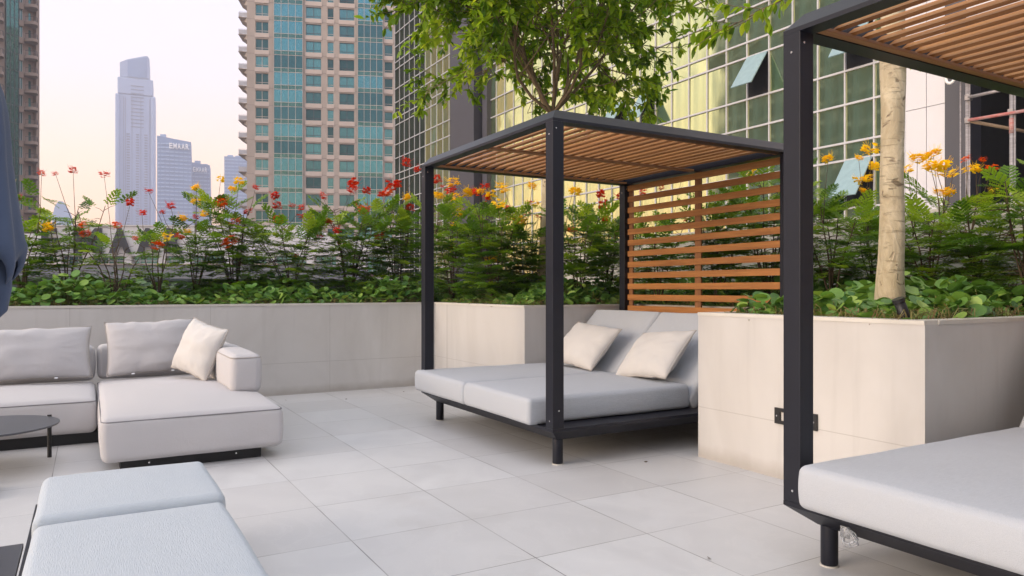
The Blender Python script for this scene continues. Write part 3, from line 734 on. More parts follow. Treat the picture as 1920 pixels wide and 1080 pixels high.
# flower heads as seen: (column, row, colour, relative size)
FL = [(78, 325, 'red', .9), (137, 320, 'red', 1), (195, 328, 'red', 1.2), (104, 326, 'red', .7), (90, 427, 'yellow', 1.3), (245, 380, 'red', 1), (278, 359, 'red', 1.1), (266, 400, 'red', 1.1),
      (320, 387, 'red', 1.1), (218, 424, 'orange', 1.2), (156, 422, 'orange', .9), (304, 398, 'red', .7), (368, 352, 'yellow', 1), (368, 378, 'yellow', 1.2), (383, 401, 'yellow', 1.2), (341, 410, 'yellow', 1.1), (366, 407, 'red', .8),
      (256, 447, 'orange', .9), (295, 461, 'orange', 1.3), (313, 445, 'yellow', 1.2), (337, 443, 'orange', 1.1), (352, 434, 'yellow', .8), (160, 439, 'orange', 1.1), (33, 371, 'red', 1.1), (20, 339, 'yellow', 1),
      (414, 336, 'yellow', 1), (448, 340, 'yellow', 1.1), (436, 355, 'yellow', .9), (415, 382, 'orange', 1.4), (432, 455, 'orange', 1.8), (441, 417, 'orange', 1.3), (466, 398, 'red', 1.3), (479, 352, 'red', .9), (516, 367, 'red', 1.2),
      (520, 386, 'red', 1.3), (548, 386, 'red', 1), (565, 390, 'red', 1.1), (522, 413, 'orange', 1.2), (563, 407, 'red', 1.2), (580, 408, 'red', 1), (605, 368, 'red', 1.2), (600, 444, 'red', 1.1), (617, 416, 'red', .9), (632, 432, 'red', 1.1), (640, 456, 'orange', 1),
      (556, 481, 'red', .7), (665, 344, 'red', 1.9), (660, 356, 'red', 1.5), (688, 358, 'red', 1.2), (683, 393, 'orange', 1.5), (737, 346, 'red', 2.0), (727, 360, 'orange', 1.6), (715, 365, 'red', 1), (769, 390, 'red', 1.5), (762, 306, 'red', 1.5), (782, 318, 'red', 1), (712, 444, 'orange', 1.3),
      (763, 371, 'yellow', 1), (820, 337, 'red', 1.3), (828, 350, 'red', .7), (822, 368, 'yellow', 1.4), (850, 343, 'yellow', 1.6), (846, 357, 'red', 1.6), (854, 371, 'yellow', 1.5), (877, 362, 'yellow', 1.4), (892, 361, 'red', 1.2), (909, 349, 'red', 1.1), (901, 360, 'yellow', 1.1), (921, 366, 'yellow', 1.4), (912, 372, 'red', 1.1), (934, 383, 'yellow', 1.4),
      (938, 349, 'yellow', 1.2), (946, 356, 'yellow', 1.1), (952, 390, 'red', .8), (860, 400, 'yellow', 1.3), (851, 421, 'yellow', 1.1), (845, 467, 'yellow', 1.1), (922, 489, 'yellow', 1.5), (973, 417, 'yellow', 1.6), (998, 350, 'yellow', 1.2), (994, 382, 'red', 1.1), (990, 404, 'red', 1.1), (1010, 408, 'red', .9), (1004, 383, 'yellow', .9),
      (1081, 335, 'yellow', 1), (1078, 360, 'yellow', 1.3), (1127, 364, 'red', 1.2), (1133, 385, 'red', 1.5), (1162, 368, 'red', 1), (1135, 411, 'red', 1), (1072, 432, 'orange', 1), (1145, 340, 'red', .7), (1204, 360, 'red', 1), (1282, 318, 'red', 1.1), (1286, 409, 'red', 1.1), (1240, 352, 'red', .9),
      (1432, 297, 'yellow', 1.2), (1413, 325, 'yellow', 1.2), (1462, 390, 'yellow', 1.0), (1380, 420, 'red', .7),
      (1553, 299, 'yellow', 1.0), (1633, 281, 'yellow', 1.5), (1610, 297, 'yellow', .8), (1638, 313, 'yellow', 1.0), (1612, 338, 'yellow', 1.2), (1627, 335, 'yellow', 1), (1618, 358, 'yellow', .8), (1750, 290, 'yellow', 1.4), (1720, 299, 'yellow', 1.3), (1745, 313, 'yellow', 1.2), (1770, 312, 'yellow', 1.2), (1703, 318, 'yellow', 1), (1757, 324, 'yellow', 1.2), (1787, 326, 'yellow', 1.1), (1761, 362, 'yellow', 1), (1778, 361, 'yellow', 1.1),
      (1812, 299, 'orange', .8), (1842, 300, 'orange', .6), (1815, 318, 'yellow', .9), (1830, 317, 'yellow', .9), (1860, 316, 'orange', 1), (1866, 358, 'yellow', .9)]
# shrubs: (column, depth, top row, half width px, fronds, look, label)
SH = [
 (40, 8.6, 405, 55, 60, 'full', 'sparse shrub with one red flower beside the folded parasol'),
 (128, 8.5, 345, 95, 62, 'airy', 'tall airy flowering shrub rising before the left sky gap, red blooms on thin tips'),
 (215, 9.0, 436, 70, 26, 'full', 'low flowering shrub below the tallest far tower, orange bloom at its top'),
 (295, 8.6, 414, 60, 24, 'airy', 'thin flowering shrub in front of the last letter of the dark rooftop sign'),
 (368, 8.9, 405, 55, 36, 'airy', 'slim flowering shrub with several small yellow blooms under the two blue towers'),
 (440, 8.5, 350, 75, 130, 'full', 'bushy flowering shrub with a big orange bloom low at its middle and yellow tips'),
 (545, 9.0, 415, 80, 120, 'full', 'wide flowering shrub at the foot of the beige tower with a row of red blooms'),
 (655, 8.6, 378, 78, 150, 'full', 'dense flowering shrub with large red clusters before the white podium'),
 (745, 8.5, 370, 75, 160, 'full', 'dense flowering shrub touching the left side of the far daybed post, red clusters on top'),
 (848, 9.5, 385, 62, 150, 'full', 'flowering shrub just right of the far daybed post with red and yellow blooms'),
 (925, 8.6, 388, 62, 160, 'full', 'flowering shrub under the canopy with the densest yellow blooms'),
 (990, 8.9, 420, 52, 120, 'full', 'flowering shrub beside the slim grey tree trunk with mixed blooms'),
 (1085, 8.4, 385, 55, 120, 'airy', 'flowering shrub right of the front post with a tall yellow spike'),
 (1140, 9.2, 405, 55, 120, 'full', 'flowering shrub left of the wooden screen with red blooms'),
 (1235, 8.3, 385, 70, 110, 'airy', 'flowering shrub seen through the left half of the wooden screen'),
 (1345, 7.5, 350, 75, 120, 'airy', 'flowering shrub seen through the middle of the wooden screen'),
 (1440, 6.9, 330, 80, 120, 'full', 'flowering shrub seen through the right half of the wooden screen, yellow blooms'),
 (1560, 6.3, 318, 85, 150, 'airy', 'flowering shrub with upright yellow blooms between the near post and the pale trunk'),
 (1640, 6.9, 372, 70, 110, 'full', 'flowering shrub behind the pale tree trunk with yellow blooms'),
 (1740, 6.2, 350, 95, 190, 'full', 'broad flowering shrub right of the pale trunk with golden blooms'),
 (1835, 5.9, 322, 90, 190, 'full', 'flowering shrub below the scaffold with small orange blooms'),
 (1930, 5.2, 275, 95, 150, 'full', 'tall leafy shrub at the right edge of the picture'),
]
GSH = 'flowering shrubs planted in the beds'
fcount = {}
shrubs = []
for si, (px, d, top, hw, nf, look, lab) in enumerate(SH):
    r = np.random.default_rng(100 + si)
    u_ = math.cos(R(YAW)) - (px - 960) / FP * math.sin(R(YAW))
    if px < 812: d = r.uniform(9.15, 9.6) / u_
    x, y = W(px, d); zb = .95; zt = Z(top, d); H_ = (zt - zb) * (.93 if px < 1500 else .84); rad = hw * d / FP
    root = tag(empty('flowering_shrub', (x, y, zb)), lab, 'shrub', GSH)
    sb = MB(); locs = []; fw = []; sc = []; up = []; tips = []
    ns = 7 if look == 'full' else 5
    for s_ in range(ns):
        a = 2 * math.pi * s_ / ns + r.uniform(-.5, .5); lean = r.uniform(.35, 1.0) * rad * .8
        hh = H_ * r.uniform(.72, 1.0) * (1.0 if s_ else 1.02); n = 9
        tx, ty = math.cos(a) * lean, math.sin(a) * lean * .8
        ph = r.uniform(0, 6); pts = []
        for i in range(n):
            t_ = i / (n - 1); pts.append((tx * t_ ** 1.3 + .025 * math.sin(ph + t_ * 9) * t_, ty * t_ ** 1.3 + .025 * math.cos(ph + t_ * 8) * t_, hh * t_))
        sb.tube(pts, [.010 * (1 - .75 * i / (n - 1)) + .001 for i in range(n)], 5, cap=False)
        P = np.array(pts); tips.append(P[-1])
        m_ = int(nf * ((2.0 if 400 < px < 1200 else 1.8) if px < 1500 else 1.15)) // ns
        for k in range(m_):
            t_ = (r.uniform(.12, 1.0) if look == 'full' else r.uniform(.3, 1.0)) ** .85; f_ = t_ * (n - 1); i = min(int(f_), n - 2); c = P[i] + (P[i + 1] - P[i]) * (f_ - i)
            b_a = r.uniform(0, 2 * math.pi); lift = r.uniform(-.15, .28) if t_ < .9 else r.uniform(.3, 1.2)
            # short side twig
            ext = r.uniform(.02, .55) * rad * (.55 + .6 * (1 - t_))
            dirv = np.array([math.cos(b_a), math.sin(b_a), lift * .5]); c2 = c + dirv * ext
            if ext > .07: sb.tube([tuple(c), tuple(c + dirv * ext * .5 + np.array([0, 0, .01])), tuple(c2)], [.004, .003, .002], 3, cap=False)
            locs.append(c2); fw.append(np.array([math.cos(b_a), math.sin(b_a), lift])); up.append(np.array([r.uniform(-.2, .2), r.uniform(-.2, .2), 1]))
            sc.append(r.uniform(.20, .34) * (1.0 if look == 'full' else .95))
    locs = np.array(locs); fw = np.array(fw); up = np.array(up); sc = np.array(sc)
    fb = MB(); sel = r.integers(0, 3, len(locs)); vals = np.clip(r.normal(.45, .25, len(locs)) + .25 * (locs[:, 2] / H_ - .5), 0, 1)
    TT = FR if d < 7.0 else FRL
    for k in range(3):
        q = sel == k
        if q.any(): fb.inst(TT[k][0], TT[k][1], mat34(locs[q], fw[q], up[q], sc[q]), vals[q])
    link('foliage', fb.mesh('foliage'), M['fern'], root)
    shrubs.append((px, d, root, sb, tips, r, x, y, zb))
for (fx, fy, col, size) in FL:
    best = min(range(len(shrubs)), key=lambda i: abs(shrubs[i][0] - fx) + (30 if len([1]) == 0 else 0))
    px, d, root, sb, tips, r, x, y, zb = shrubs[best]
    dd = d + r.uniform(-.35, .15); wx, wy = W(fx, dd); wz = Z(fy, dd)
    p = np.array([wx - x, wy - y, wz - zb]); tp = min(tips, key=lambda q: np.linalg.norm(np.array(q) - p))
    if np.linalg.norm(tp - p) > .35:
        tp = tp * .8
    mid = (tp + p) / 2 + np.array([r.uniform(-.03, .03), r.uniform(-.03, .03), -.03])
    sb.tube([tuple(tp * .96), tuple(mid), tuple(p)], [.0045, .003, .002], 4, cap=False)
    o = bpy.data.objects.new('flower_head', FM[col][int(r.integers(0, 3))]); C.objects.link(o); o.parent = root; o.location = p
    s_ = .90 * (.098 if col == 'red' else .112) * size * (d / 8.5) ** .35; o.scale = (s_, s_, s_ * r.uniform(.75, 1.1)); o.rotation_euler = (r.uniform(-.4, .4), r.uniform(-.4, .4), r.uniform(0, 6))
for px, d, root, sb, *_ in shrubs: link('stems', sb.mesh('stems', True), M['stem'], root)

# ground cover of rounded leaves
def cover(name, rects, dens, s0, s1, hmax, seed, label_edge):
    r = np.random.default_rng(seed); b = MB(); sb = MB()
    L = []; Fw = []; U = []; S = []
    for (x0, x1, y0, y1) in rects:
        n = int((x1 - x0) * (y1 - y0) * dens)
        xs = r.uniform(x0, x1, n); ys = r.uniform(y0, y1, n)
        bumpy = .62 + .38 * np.sin(xs * 2.3 + ys * 1.7) * np.cos(xs * 1.1 - ys * 2.9) + .15 * np.sin(xs * 7.1 + ys * 5.3)
        edge = np.minimum(1, .30 + np.minimum(xs - x0, np.minimum(ys - y0, x1 - xs)) / .22)
        z = .97 + hmax * np.clip(bumpy, .35, 1.2) * edge * r.uniform(.25, 1, n) ** .6
        L.append(np.stack([xs, ys, z], 1))
        a = r.uniform(0, 2 * np.pi, n); Fw.append(np.stack([np.cos(a), np.sin(a), r.uniform(-.5, .9, n)], 1))
        U.append(np.stack([r.uniform(-.7, .7, n), r.uniform(-.9, .5, n), np.ones(n)], 1)); S.append(r.uniform(s0, s1, n))
        m_ = int(n * .28)
        for k in r.integers(0, n, m_):
            p = L[-1][k]; q = np.array([p[0] + r.uniform(-.08, .08), p[1] + r.uniform(-.08, .08), .955])
            sb.tube([tuple(q), tuple((p + q) / 2 + r.uniform(-.02, .02, 3)), tuple(p)], .0022, 3, float(r.uniform(0, .7)), cap=False)
    L = np.concatenate(L); Fw = np.concatenate(Fw); U = np.concatenate(U); S = np.concatenate(S)
    b.inst(RT[0], RT[1], mat34(L, Fw, U, S), np.clip(r.normal(.45, .26, len(L)), 0, 1))
    # wiry runners along the wall edge
    for (ax, ay, bx, by, nx, ny, cnt) in label_edge:
        for k in range(cnt):
            t_ = r.uniform(0, 1); x = ax + (bx - ax) * t_ + nx * r.uniform(.0, .12); y = ay + (by - ay) * t_ + ny * r.uniform(.0, .12)
            a = r.uniform(0, 2 * math.pi); l = r.uniform(.06, .2); h = r.uniform(.02, .13)
            sb.tube([(x, y, .957), (x + math.cos(a) * l * .5, y + math.sin(a) * l * .3, .96 + h), (x + math.cos(a) * l, y + math.sin(a) * l * .5, .965 + h * r.uniform(.2, 1.2))], .0024, 3, float(r.uniform(0, 1)), cap=False)
    o = link(name, b.mesh(name), M['cover']); tag(o, None, None, None, 'stuff')
    o2 = link('trailing_stems', sb.mesh('trailing_stems'), M['runner']); tag(o2, None, None, None, 'stuff')
    return o, o2
o, o2 = cover('ground_cover', [(-5.5, 3.9, 8.60, 10.2), (3.93, 7.0, 6.42, 10.2), (5.36, 7.0, 3.9, 6.4)], 620, .055, .105, .36, 5,
      [(-5.5, 8.60, 3.8, 8.60, 0, 1, 1500), (3.93, 8.4, 3.93, 6.4, 1, 0, 380), (3.95, 6.42, 5.2, 6.42, 0, 1, 160), (5.37, 3.9, 5.37, 6.3, 1, 0, 250)])
tag(o, 'low mass of round green leaves filling the beds behind the far planter wall', 'ground cover'); tag(o2, 'thin green and straw coloured runners trailing along the far planter edge', 'ground cover')
o, o2 = cover('ground_cover', [(3.93, 6.95, 2.37, 3.72), (5.36, 6.95, -.5, 2.35), (5.36, 6.95, 3.73, 3.9)], 560, .06, .115, .30, 6,
      [(3.93, 3.7, 3.93, 2.36, 1, 0, 480), (3.95, 2.36, 5.3, 2.36, 0, 1, 420), (5.37, -.3, 5.37, 2.3, 1, 0, 200)])
tag(o, 'large rounded green leaves filling the near planter around the pale tree trunk', 'ground cover'); tag(o2, 'wiry green and yellow runners along the near planter edge', 'ground cover')
for px, py, d in ((1558, 563, 4.9), (698, 517, 8.9), (963, 531, 8.6), (396, 516, 8.9)):
    x, y = W(px, d); o = bpy.data.objects.new('small_flower', FM['red'][0].copy()); o.data.materials.clear(); o.data.materials.append(M['lilac']); C.objects.link(o)
    o.location = (x, y, Z(py, d)); o.scale = (.032, .032, .03)
    tag(o, {1558: 'tiny lilac flower just right of the near post at the planter edge', 698: 'tiny lilac flower in the leaves left of the far daybed post', 963: 'tiny lilac flower in the leaves under the canopy', 396: 'tiny lilac flower in the leaves under the blue far towers'}[px], 'flower')

# ------------------------------------------------------------------ trees
def limb(b, p0, p1, r0, r1, r, wig=.08, n=7, sides=8):
    p0 = np.array(p0, float); p1 = np.array(p1, float); L_ = np.linalg.norm(p1 - p0); o = r.uniform(-1, 1, 3) * wig * L_; o2_ = r.uniform(-1, 1, 3) * wig * .5 * L_
    pts = []
    for i in range(n):
        t_ = i / (n - 1); pts.append(tuple(p0 + (p1 - p0) * t_ + o * math.sin(math.pi * t_) + o2_ * math.sin(2 * math.pi * t_)))
    b.tube(pts, [r0 + (r1 - r0) * (i / (n - 1)) for i in range(n)], sides, cap=False)
    return [np.array(p) for p in pts]
def crown(root, fork, centre, rad, nmain, nsub, ntw, nleaf, s0, s1, seed, ok=lambda p: True):
    r = np.random.default_rng(seed); b = MB(); lb = MB(); L = []; Fw = []; U = []; S = []
    centre = np.array(centre); rad = np.array(rad)
    for i in range(nmain):
        a = 2 * math.pi * i / nmain + r.uniform(-.3, .3); el_ = r.uniform(-.45, 1.1)
        d = np.array([math.cos(a) * math.cos(el_), math.sin(a) * math.cos(el_), math.sin(el_)])
        m1 = centre + d * rad * r.uniform(.35, .6)
        P = limb(b, fork, m1, .021, .010, r, .10)
        for j in range(nsub):
            s0_ = P[int(r.integers(2, 7))]
            d2 = d + r.normal(0, .75, 3); d2 /= np.linalg.norm(d2); m2 = centre + d2 * rad * r.uniform(.55, 1.0)
            if not ok(m2): m2 = centre + d2 * rad * .4
            Q = limb(b, s0_, m2, .009, .004, r, .12, 7, 5)
            for k in range(ntw):
                q0 = Q[int(r.integers(2, 7))]; d3 = d2 + r.normal(0, .8, 3); d3 /= np.linalg.norm(d3); ln = r.uniform(.22, .55); q1 = q0 + d3 * ln + np.array([0, 0, -.06])
                if not ok(q1): continue
                Tw = limb(b, q0, q1, .005, .0018, r, .12, 5, 4)
                m_ = nleaf
                for l in range(m_):
                    t_ = r.uniform(.15, 1.0) * 4; ii = min(int(t_), 3); c = Tw[ii] + (Tw[ii + 1] - Tw[ii]) * (t_ - ii)
                    sd_ = d3 * .6 + r.normal(0, .6, 3); sd_[2] -= .25
                    L.append(c); Fw.append(sd_); U.append(np.array([r.uniform(-.5, .5), r.uniform(-.5, .5), 1.])); S.append(r.uniform(s0, s1))
    L = np.array(L); r2 = np.random.default_rng(seed + 1)
    # clumps of young and old leaves
    cl = .5 + .5 * np.sin(L[:, 0] * 2.9 + L[:, 2] * 2.1) * np.cos(L[:, 1] * 2.7 - L[:, 2] * 1.7)
    lb.inst(TL[0], TL[1], mat34(L, np.array(Fw), np.array(U), np.array(S)), np.clip(.15 + .55 * cl + r2.normal(0, .2, len(L)), 0, 1))
    link('limbs', b.mesh('limbs', True), M['barkdark'], root); link('crown', lb.mesh('crown', True), M['tree'], root)
t1x, t1y = W(1014, 8.78)
tr = tag(empty('tree', (t1x, t1y, .95)), 'leafy tree spreading above the middle daybed roof, its slim trunk behind the front post', 'tree')
r = np.random.default_rng(3); b = MB()
fx_, fy_ = W(1036, 8.78); fork = (fx_ - t1x, fy_ - t1y, 2.35)
limb(b, (0, 0, -.02), fork, .068, .050, r, .012, 12, 12); link('trunk', b.mesh('trunk', True), M['bark'], tr)
ccx, ccy = W(1018, 8.9)
crown(tr, fork, (ccx - t1x, ccy - t1y, 3.66), (2.25, 1.85, 1.48), 12, 9, 8, 23, .082, .132, 21)
# near tree
t2x, t2y = W(1672, 4.95)
tr2 = tag(empty('tree', (t2x, t2y, .95)), 'thick pale barked trunk of the tree in the near planter, right of the near post', 'tree')
b = MB(); n = 40; ns = 28; V = []; r = np.random.default_rng(8)
from mathutils import noise as NN
for i in range(n):
    z = -.03 + 3.0 * i / (n - 1); t_ = i / (n - 1)
    cx = -.012 * z + .012 * math.sin(z * 2.6) + .055 * max(0, t_ - .1) ; cy = .01 * math.sin(z * 2 + 1)
    rr = .083 - .012 * min(1, z / 1.2) + .034 * math.exp(-max(z, 0) * 5) + .013 * math.exp(-((z - 1.75) / .22) ** 2) + .010 * math.exp(-((z - 2.25) / .12) ** 2)
    for k in range(ns):
        a = 2 * math.pi * k / ns
        rl = rr * (1 + .11 * NN.noise(Vector((math.cos(a) * 1.3, math.sin(a) * 1.3, z * 2.0))) + .05 * NN.noise(Vector((math.cos(a) * 4, math.sin(a) * 4, z * 9))))
        V.append((cx + rl * math.cos(a), cy + rl * math.sin(a), z))
F = [(i * ns + k, i * ns + (k + 1) % ns, (i + 1) * ns + (k + 1) % ns, (i + 1) * ns + k) for i in range(n - 1) for k in range(ns)]
b.add(V, F); tk = link('trunk', b.mesh('trunk', True), M['bark'], tr2)
crown(tr2, (.06, 0, 2.9), (.1, .1, 4.0), (1.25, 1.25, 1.1), 6, 4, 4, 12, .08, .12, 33, ok=lambda p: p[2] > 2.75)
# hanging bough with leaves reaching over the middle daybed, and a twig on the trunk
b = MB(); lb = MB(); r = np.random.default_rng(12); L = []; Fw = []; S = []
def wl(px, py, d):
    x, y = W(px, d); return np.array([x - t2x, y - t2y, Z(py, d) - .95])
path = [np.array([.06, 0, 2.9]), wl(1560, -60, 5.2), wl(1480, -8, 5.5), wl(1430, 18, 5.6), wl(1385, 42, 5.7), wl(1340, 62, 5.75), wl(1300, 90, 5.8)]
b.tube([tuple(p) for p in path], [.03, .014, .008, .006, .005, .003, .002], 6, cap=False)
twigs = [(path[2], path[6], 30), (path[3], wl(1355, 5, 5.7), 14), (path[4], wl(1300, 60, 5.9), 16), (path[4], wl(1330, 40, 5.6), 12), (path[2], wl(1410, 25, 5.5), 12), (path[3], wl(1440, 45, 5.5), 9), (path[1], wl(1460, 15, 5.3), 8)]
for p0, p1, k_ in twigs:
    Tw = limb(b, p0, p1, .004, .002, r, .06, 7, 4)
    for l in range(k_):
        t_ = r.uniform(.1, 1) * 6; ii = min(int(t_), 5); c = Tw[ii] + (Tw[ii + 1] - Tw[ii]) * (t_ - ii)
        L.append(c); d_ = (p1 - p0) / np.linalg.norm(p1 - p0) * .5 + r.normal(0, .35, 3); d_[2] -= .7; Fw.append(d_); S.append(r.uniform(.075, .12))
p0 = wl(1700, 108, 4.9); p1 = wl(1722, 112, 4.75); Tw = limb(b, p0, p1, .004, .002, r, .05, 5, 4)
for l in range(6):
    L.append(Tw[min(4, l)]); d_ = r.normal(0, .5, 3); d_[2] -= .5; Fw.append(d_); S.append(.08)
lb.inst(TL[0], TL[1], mat34(np.array(L), np.array(Fw), np.tile(np.array([0.2, .3, 1.]), (len(L), 1)), np.array(S)), r.uniform(.1, .9, len(L)))
link('bough', b.mesh('bough', True), M['barkdark'], tr2); link('bough_leaves', lb.mesh('bough_leaves', True), M['tree'], tr2)
# garden spotlight in the near planter
sxp, syp = W(1697, 4.13)
t = tag(empty('garden_spotlight', (sxp, syp, .95)), 'black tubular garden spotlight among the leaves at the near planter edge', 'spotlight')
b = MB(); b.tube([(0.02, -.01, .04), (0.0, .0, .09), (-.03, .015, .175)], [.028, .030, .030], 16); link('housing', b.mesh('housing', True), M['black'], t)
b = MB(); b.tube([(-.0305, .0155, .176), (-.038, .019, .196)], [.034, .034], 16); link('lamp_hood', b.mesh('lamp_hood'), M['black'], t)
b = MB(); b.tube([(0.02, -.01, -.05), (0.02, -.01, .042)], .012, 8); link('spike', b.mesh('spike'), M['black'], t)

# ------------------------------------------------------------------ gold glass office building on the right (facade plane x = 18)
XF = 18.0
gt = tag(empty('glass_office_building', (XF, 0, -20)), 'gold and green glass curtain wall building with white mullions filling the right background', 'building')
def loc_(bl): return [(a - XF, b_ - XF, c, d_, e0 + 20, f0 + 20) for a, b_, c, d_, e0, f0 in bl]
PW = 0.862; lv = []
z = 4.73 - 3.77 * 2
while z < 40:
    lv += [z, z + .48, z + 1.53, z + 2.45]; z += 3.77
Y0 = 11.06
cols = []; y = Y0
while y < 33.6: cols.append(y); y += PW
ys2 = [37.4 + PW * k for k in range(12)]
boxes('wall_core', loc_([(XF + .10, XF + 12, 11.04, 47.1, -20, 42)]), M['darkclad'], gt)
boxes('pier', loc_([(XF - .55, XF + .10, 34.1, 37.0, -20, 42), (XF - .25, XF + .1, 33.2, 33.7, -20, 42)]), M['darkclad'], gt)
gl = []
for seg in (cols, ys2):
    for i in range(len(seg) - 1):
        for j in range(len(lv) - 1):
            yc = (seg[i] + seg[i + 1]) / 2; zc = (lv[j] + lv[j + 1]) / 2
            gl.append((yc, zc, PW, lv[j + 1] - lv[j]))
OPEN = []   # open sashes: (column px, row of top)
def cell(px, py):
    u = (px - 960) / FP; a = R(YAW); dx = math.sin(a) + u * math.cos(a); dy = math.cos(a) - u * math.sin(a)
    yy = XF * dy / dx; zz = CH + (XF / dx) * (-(py - YH) / FP)
    return min(range(len(gl)), key=lambda i: abs(gl[i][0] - yy) / PW * 2 + abs(gl[i][1] - zz) / gl[i][3])
openc = [cell(1416, 135), cell(1605, 88), cell(1605, 312), cell(1218, 200), cell(1162, 212)]
unit = MB(); unit.box(-.5, .5, -.5, .5, -.5, .5); um = unit.mesh('glass_pane'); um.materials.append(M['goldglass'])
um2 = um.copy(); um2.materials.clear(); um2.materials.append(M['darkreflglass'])
def vis(g_):
    yc, zc, w_, h_ = g_; d = XF * math.sin(R(YAW)) + yc * math.cos(R(YAW)); lat = XF * math.cos(R(YAW)) - yc * math.sin(R(YAW))
    px = 960 + FP * lat / d; py = YH - (zc - CH) * FP / d
    return (w_ * h_ / d ** 3) if (700 < px < 1720 and -60 < py < 470) else 0
order = sorted([i for i in range(len(gl)) if i not in openc], key=lambda i: -vis(gl[i]))
rr_ = random.Random(4)
rest = MB()
for n_, i in enumerate(order):
    yc, zc, w_, h_ = gl[i]; t1, t2 = rr_.gauss(0, .0045), rr_.gauss(0, .0045)
    if n_ < 100:
        o = bpy.data.objects.new('glass_pane', um2 if yc > 41.6 else um); C.objects.link(o); o.parent = gt
        o.location = (.02, yc, zc + 20); o.scale = (.02, w_ - .05, h_ - .05); o.rotation_euler = (0, t1, t2)
    else:
        a_, b2 = (w_ - .05) / 2, (h_ - .05) / 2; V = []
        for x in (-.01, .01):
            for yy, zz in ((-a_, -b2), (a_, -b2), (a_, b2), (-a_, b2)): V.append((.02 + x + yy * t2 + zz * t1, yc + yy, zc + zz + 20))
        rest.add(V, [(0, 3, 2, 1), (4, 5, 6, 7), (0, 1, 5, 4), (1, 2, 6, 5), (2, 3, 7, 6), (3, 0, 4, 7)], mi=1 if yc > 41.6 else 0)
o = link('glass_panes', rest.mesh('glass_panes'), [M['goldglass'], M['darkreflglass']], gt); o['kind'] = 'stuff'
ml = []
for seg in (cols, ys2):
    for y in seg: ml.append((XF - .03, XF + .03, y - .022, y + .022, -20, 42))
    for z in lv: ml.append((XF - .042, XF + .028, seg[0] - .03, seg[-1] + .03, z - .027, z + .027))
boxes('mullion_grid', loc_(ml), M['mullion'], gt)
for i in openc:
    yc, zc, w_, h_ = gl[i]
    boxes('window_opening', [(.035, .09, yc - w_ / 2 + .03, yc + w_ / 2 - .03, zc - h_ / 2 + 20.03, zc + h_ / 2 + 19.97)], M['interior'], gt)
    s = MB(); s.box(-.03, 0.0, -w_ / 2 + .03, w_ / 2 - .03, -h_ + .06, 0)
    o = link('open_sash', s.mesh('open_sash'), M['openglass'], gt, (-.04, yc, zc + h_ / 2 + 19.97)); o.rotation_euler = (0, R(34 if h_ > 1 else 30), 0)
# unseen block added behind the camera to cut sky light on camera-facing sides
h_ = tag(empty('added_rear_block', (0, -7.5, -20)), 'unseen white block with a window band, added behind the camera to cut sky light', 'building')
boxes('wall', [(-16, 17, -12, 0, 0, 27)], M['white'], h_)
boxes('window_band', [(-15.5, 16.5, .002, .05, 20.2 + 3.6 * k, 22.4 + 3.6 * k) for k in range(2)], M['greenglass'], h_)
# white panelled return, dark column and the unfinished bay
boxes('white_panels', loc_([(XF - .05, XF + .1, ya, yb, za, zb_) for ya, yb in ((10.05, 10.50), (10.515, 11.03)) for za, zb_ in ((-20, 2.95), (2.965, 5.7), (5.715, 9.3), (9.315, 13), (13.015, 20))]), M['panel'], gt)
boxes('dark_column', loc_([(XF - .08, XF + .6, 9.56, 10.04, -20, 20)]), M['darkclad'], gt)
boxes('unfinished_bay', loc_([(XF + 3.6, XF + 3.8, 2, 9.56, -20, 7.6), (XF - .05, XF + 3.6, 2, 9.56, 7.3, 7.6), (XF, XF + 3.6, 2, 9.56, .7, 1.0), (XF + .601, XF + 3.6, 9.561, 9.7, -20, 7.3), (XF + .1, XF + 3.6, 1.8, 2.0, -20, 7.3), (XF + .0, XF + .3, 2, 9.55, -20, .69)]), M['interior'], gt)
boxes('soffit_panels', loc_([(XF + .05, XF + 3.5, 2.2 + k * .62, 2.2 + k * .62 + .58, 7.27, 7.297) for k in range(12)]), M['slate'], gt)
boxes('upper_wall', loc_([(XF - .05, XF + .3, 1.8, 9.555, 7.61, 20)]), M['panel'], gt)
boxes('fin', loc_([(XF - .1, XF + .02, 8.02, 8.08, -20, 7.3)]), M['mullion'], gt)
# scaffold in the bay
sc = tag(empty('scaffold', (XF - .55, 0, 0)), 'tube scaffold with rusty red rails before the dark unfinished bay', 'scaffold')
def tubeo(name, p, q, r_, m): b = MB(); b.tube([p, q], r_, 10); return link(name, b.mesh(name, True), m, sc)
def sp(px, py):   # point on the scaffold plane
    u = (px - 960) / FP; a = R(YAW); dx = math.sin(a) + u * math.cos(a); dy = math.cos(a) - u * math.sin(a); k = (XF - .55) / dx
    return (0, k * dy, CH - k * (py - YH) / FP)
for px in (1814, 1818, 1897, 1903, 1801):
    a_ = sp(px, 120); c_ = sp(px, 420); r_ = {1801: .018, 1818: .02, 1903: .02}.get(px, .045)
    tubeo('standard', (a_[0], a_[1], 7.2), (c_[0], c_[1], -3), r_, M['galv'])
a_, c_ = sp(1897, 222), sp(1897, 250); tubeo('painted_sleeve', (0, a_[1], a_[2]), (0, a_[1], c_[2]), .052, M['redpaint'])
for (x0, y0, x1, y1, m_) in ((1818, 183, 1897, 166, 'galv'), (1818, 226, 1925, 208, 'redpaint'), (1818, 227, 1900, 241, 'plank')):
    a_, c_ = sp(x0, y0), sp(x1, y1); tubeo('rail', (-.05, a_[1], a_[2]), (-.05 if m_ != 'plank' else 1.2, c_[1], c_[2]), .038, M[m_])
a_, c_ = sp(1786, 130), sp(1880, 112); boxes('scaffold_plank', [(-.2, .1, c_[1], a_[1], 6.62, 6.80)], M['plank'], sc)
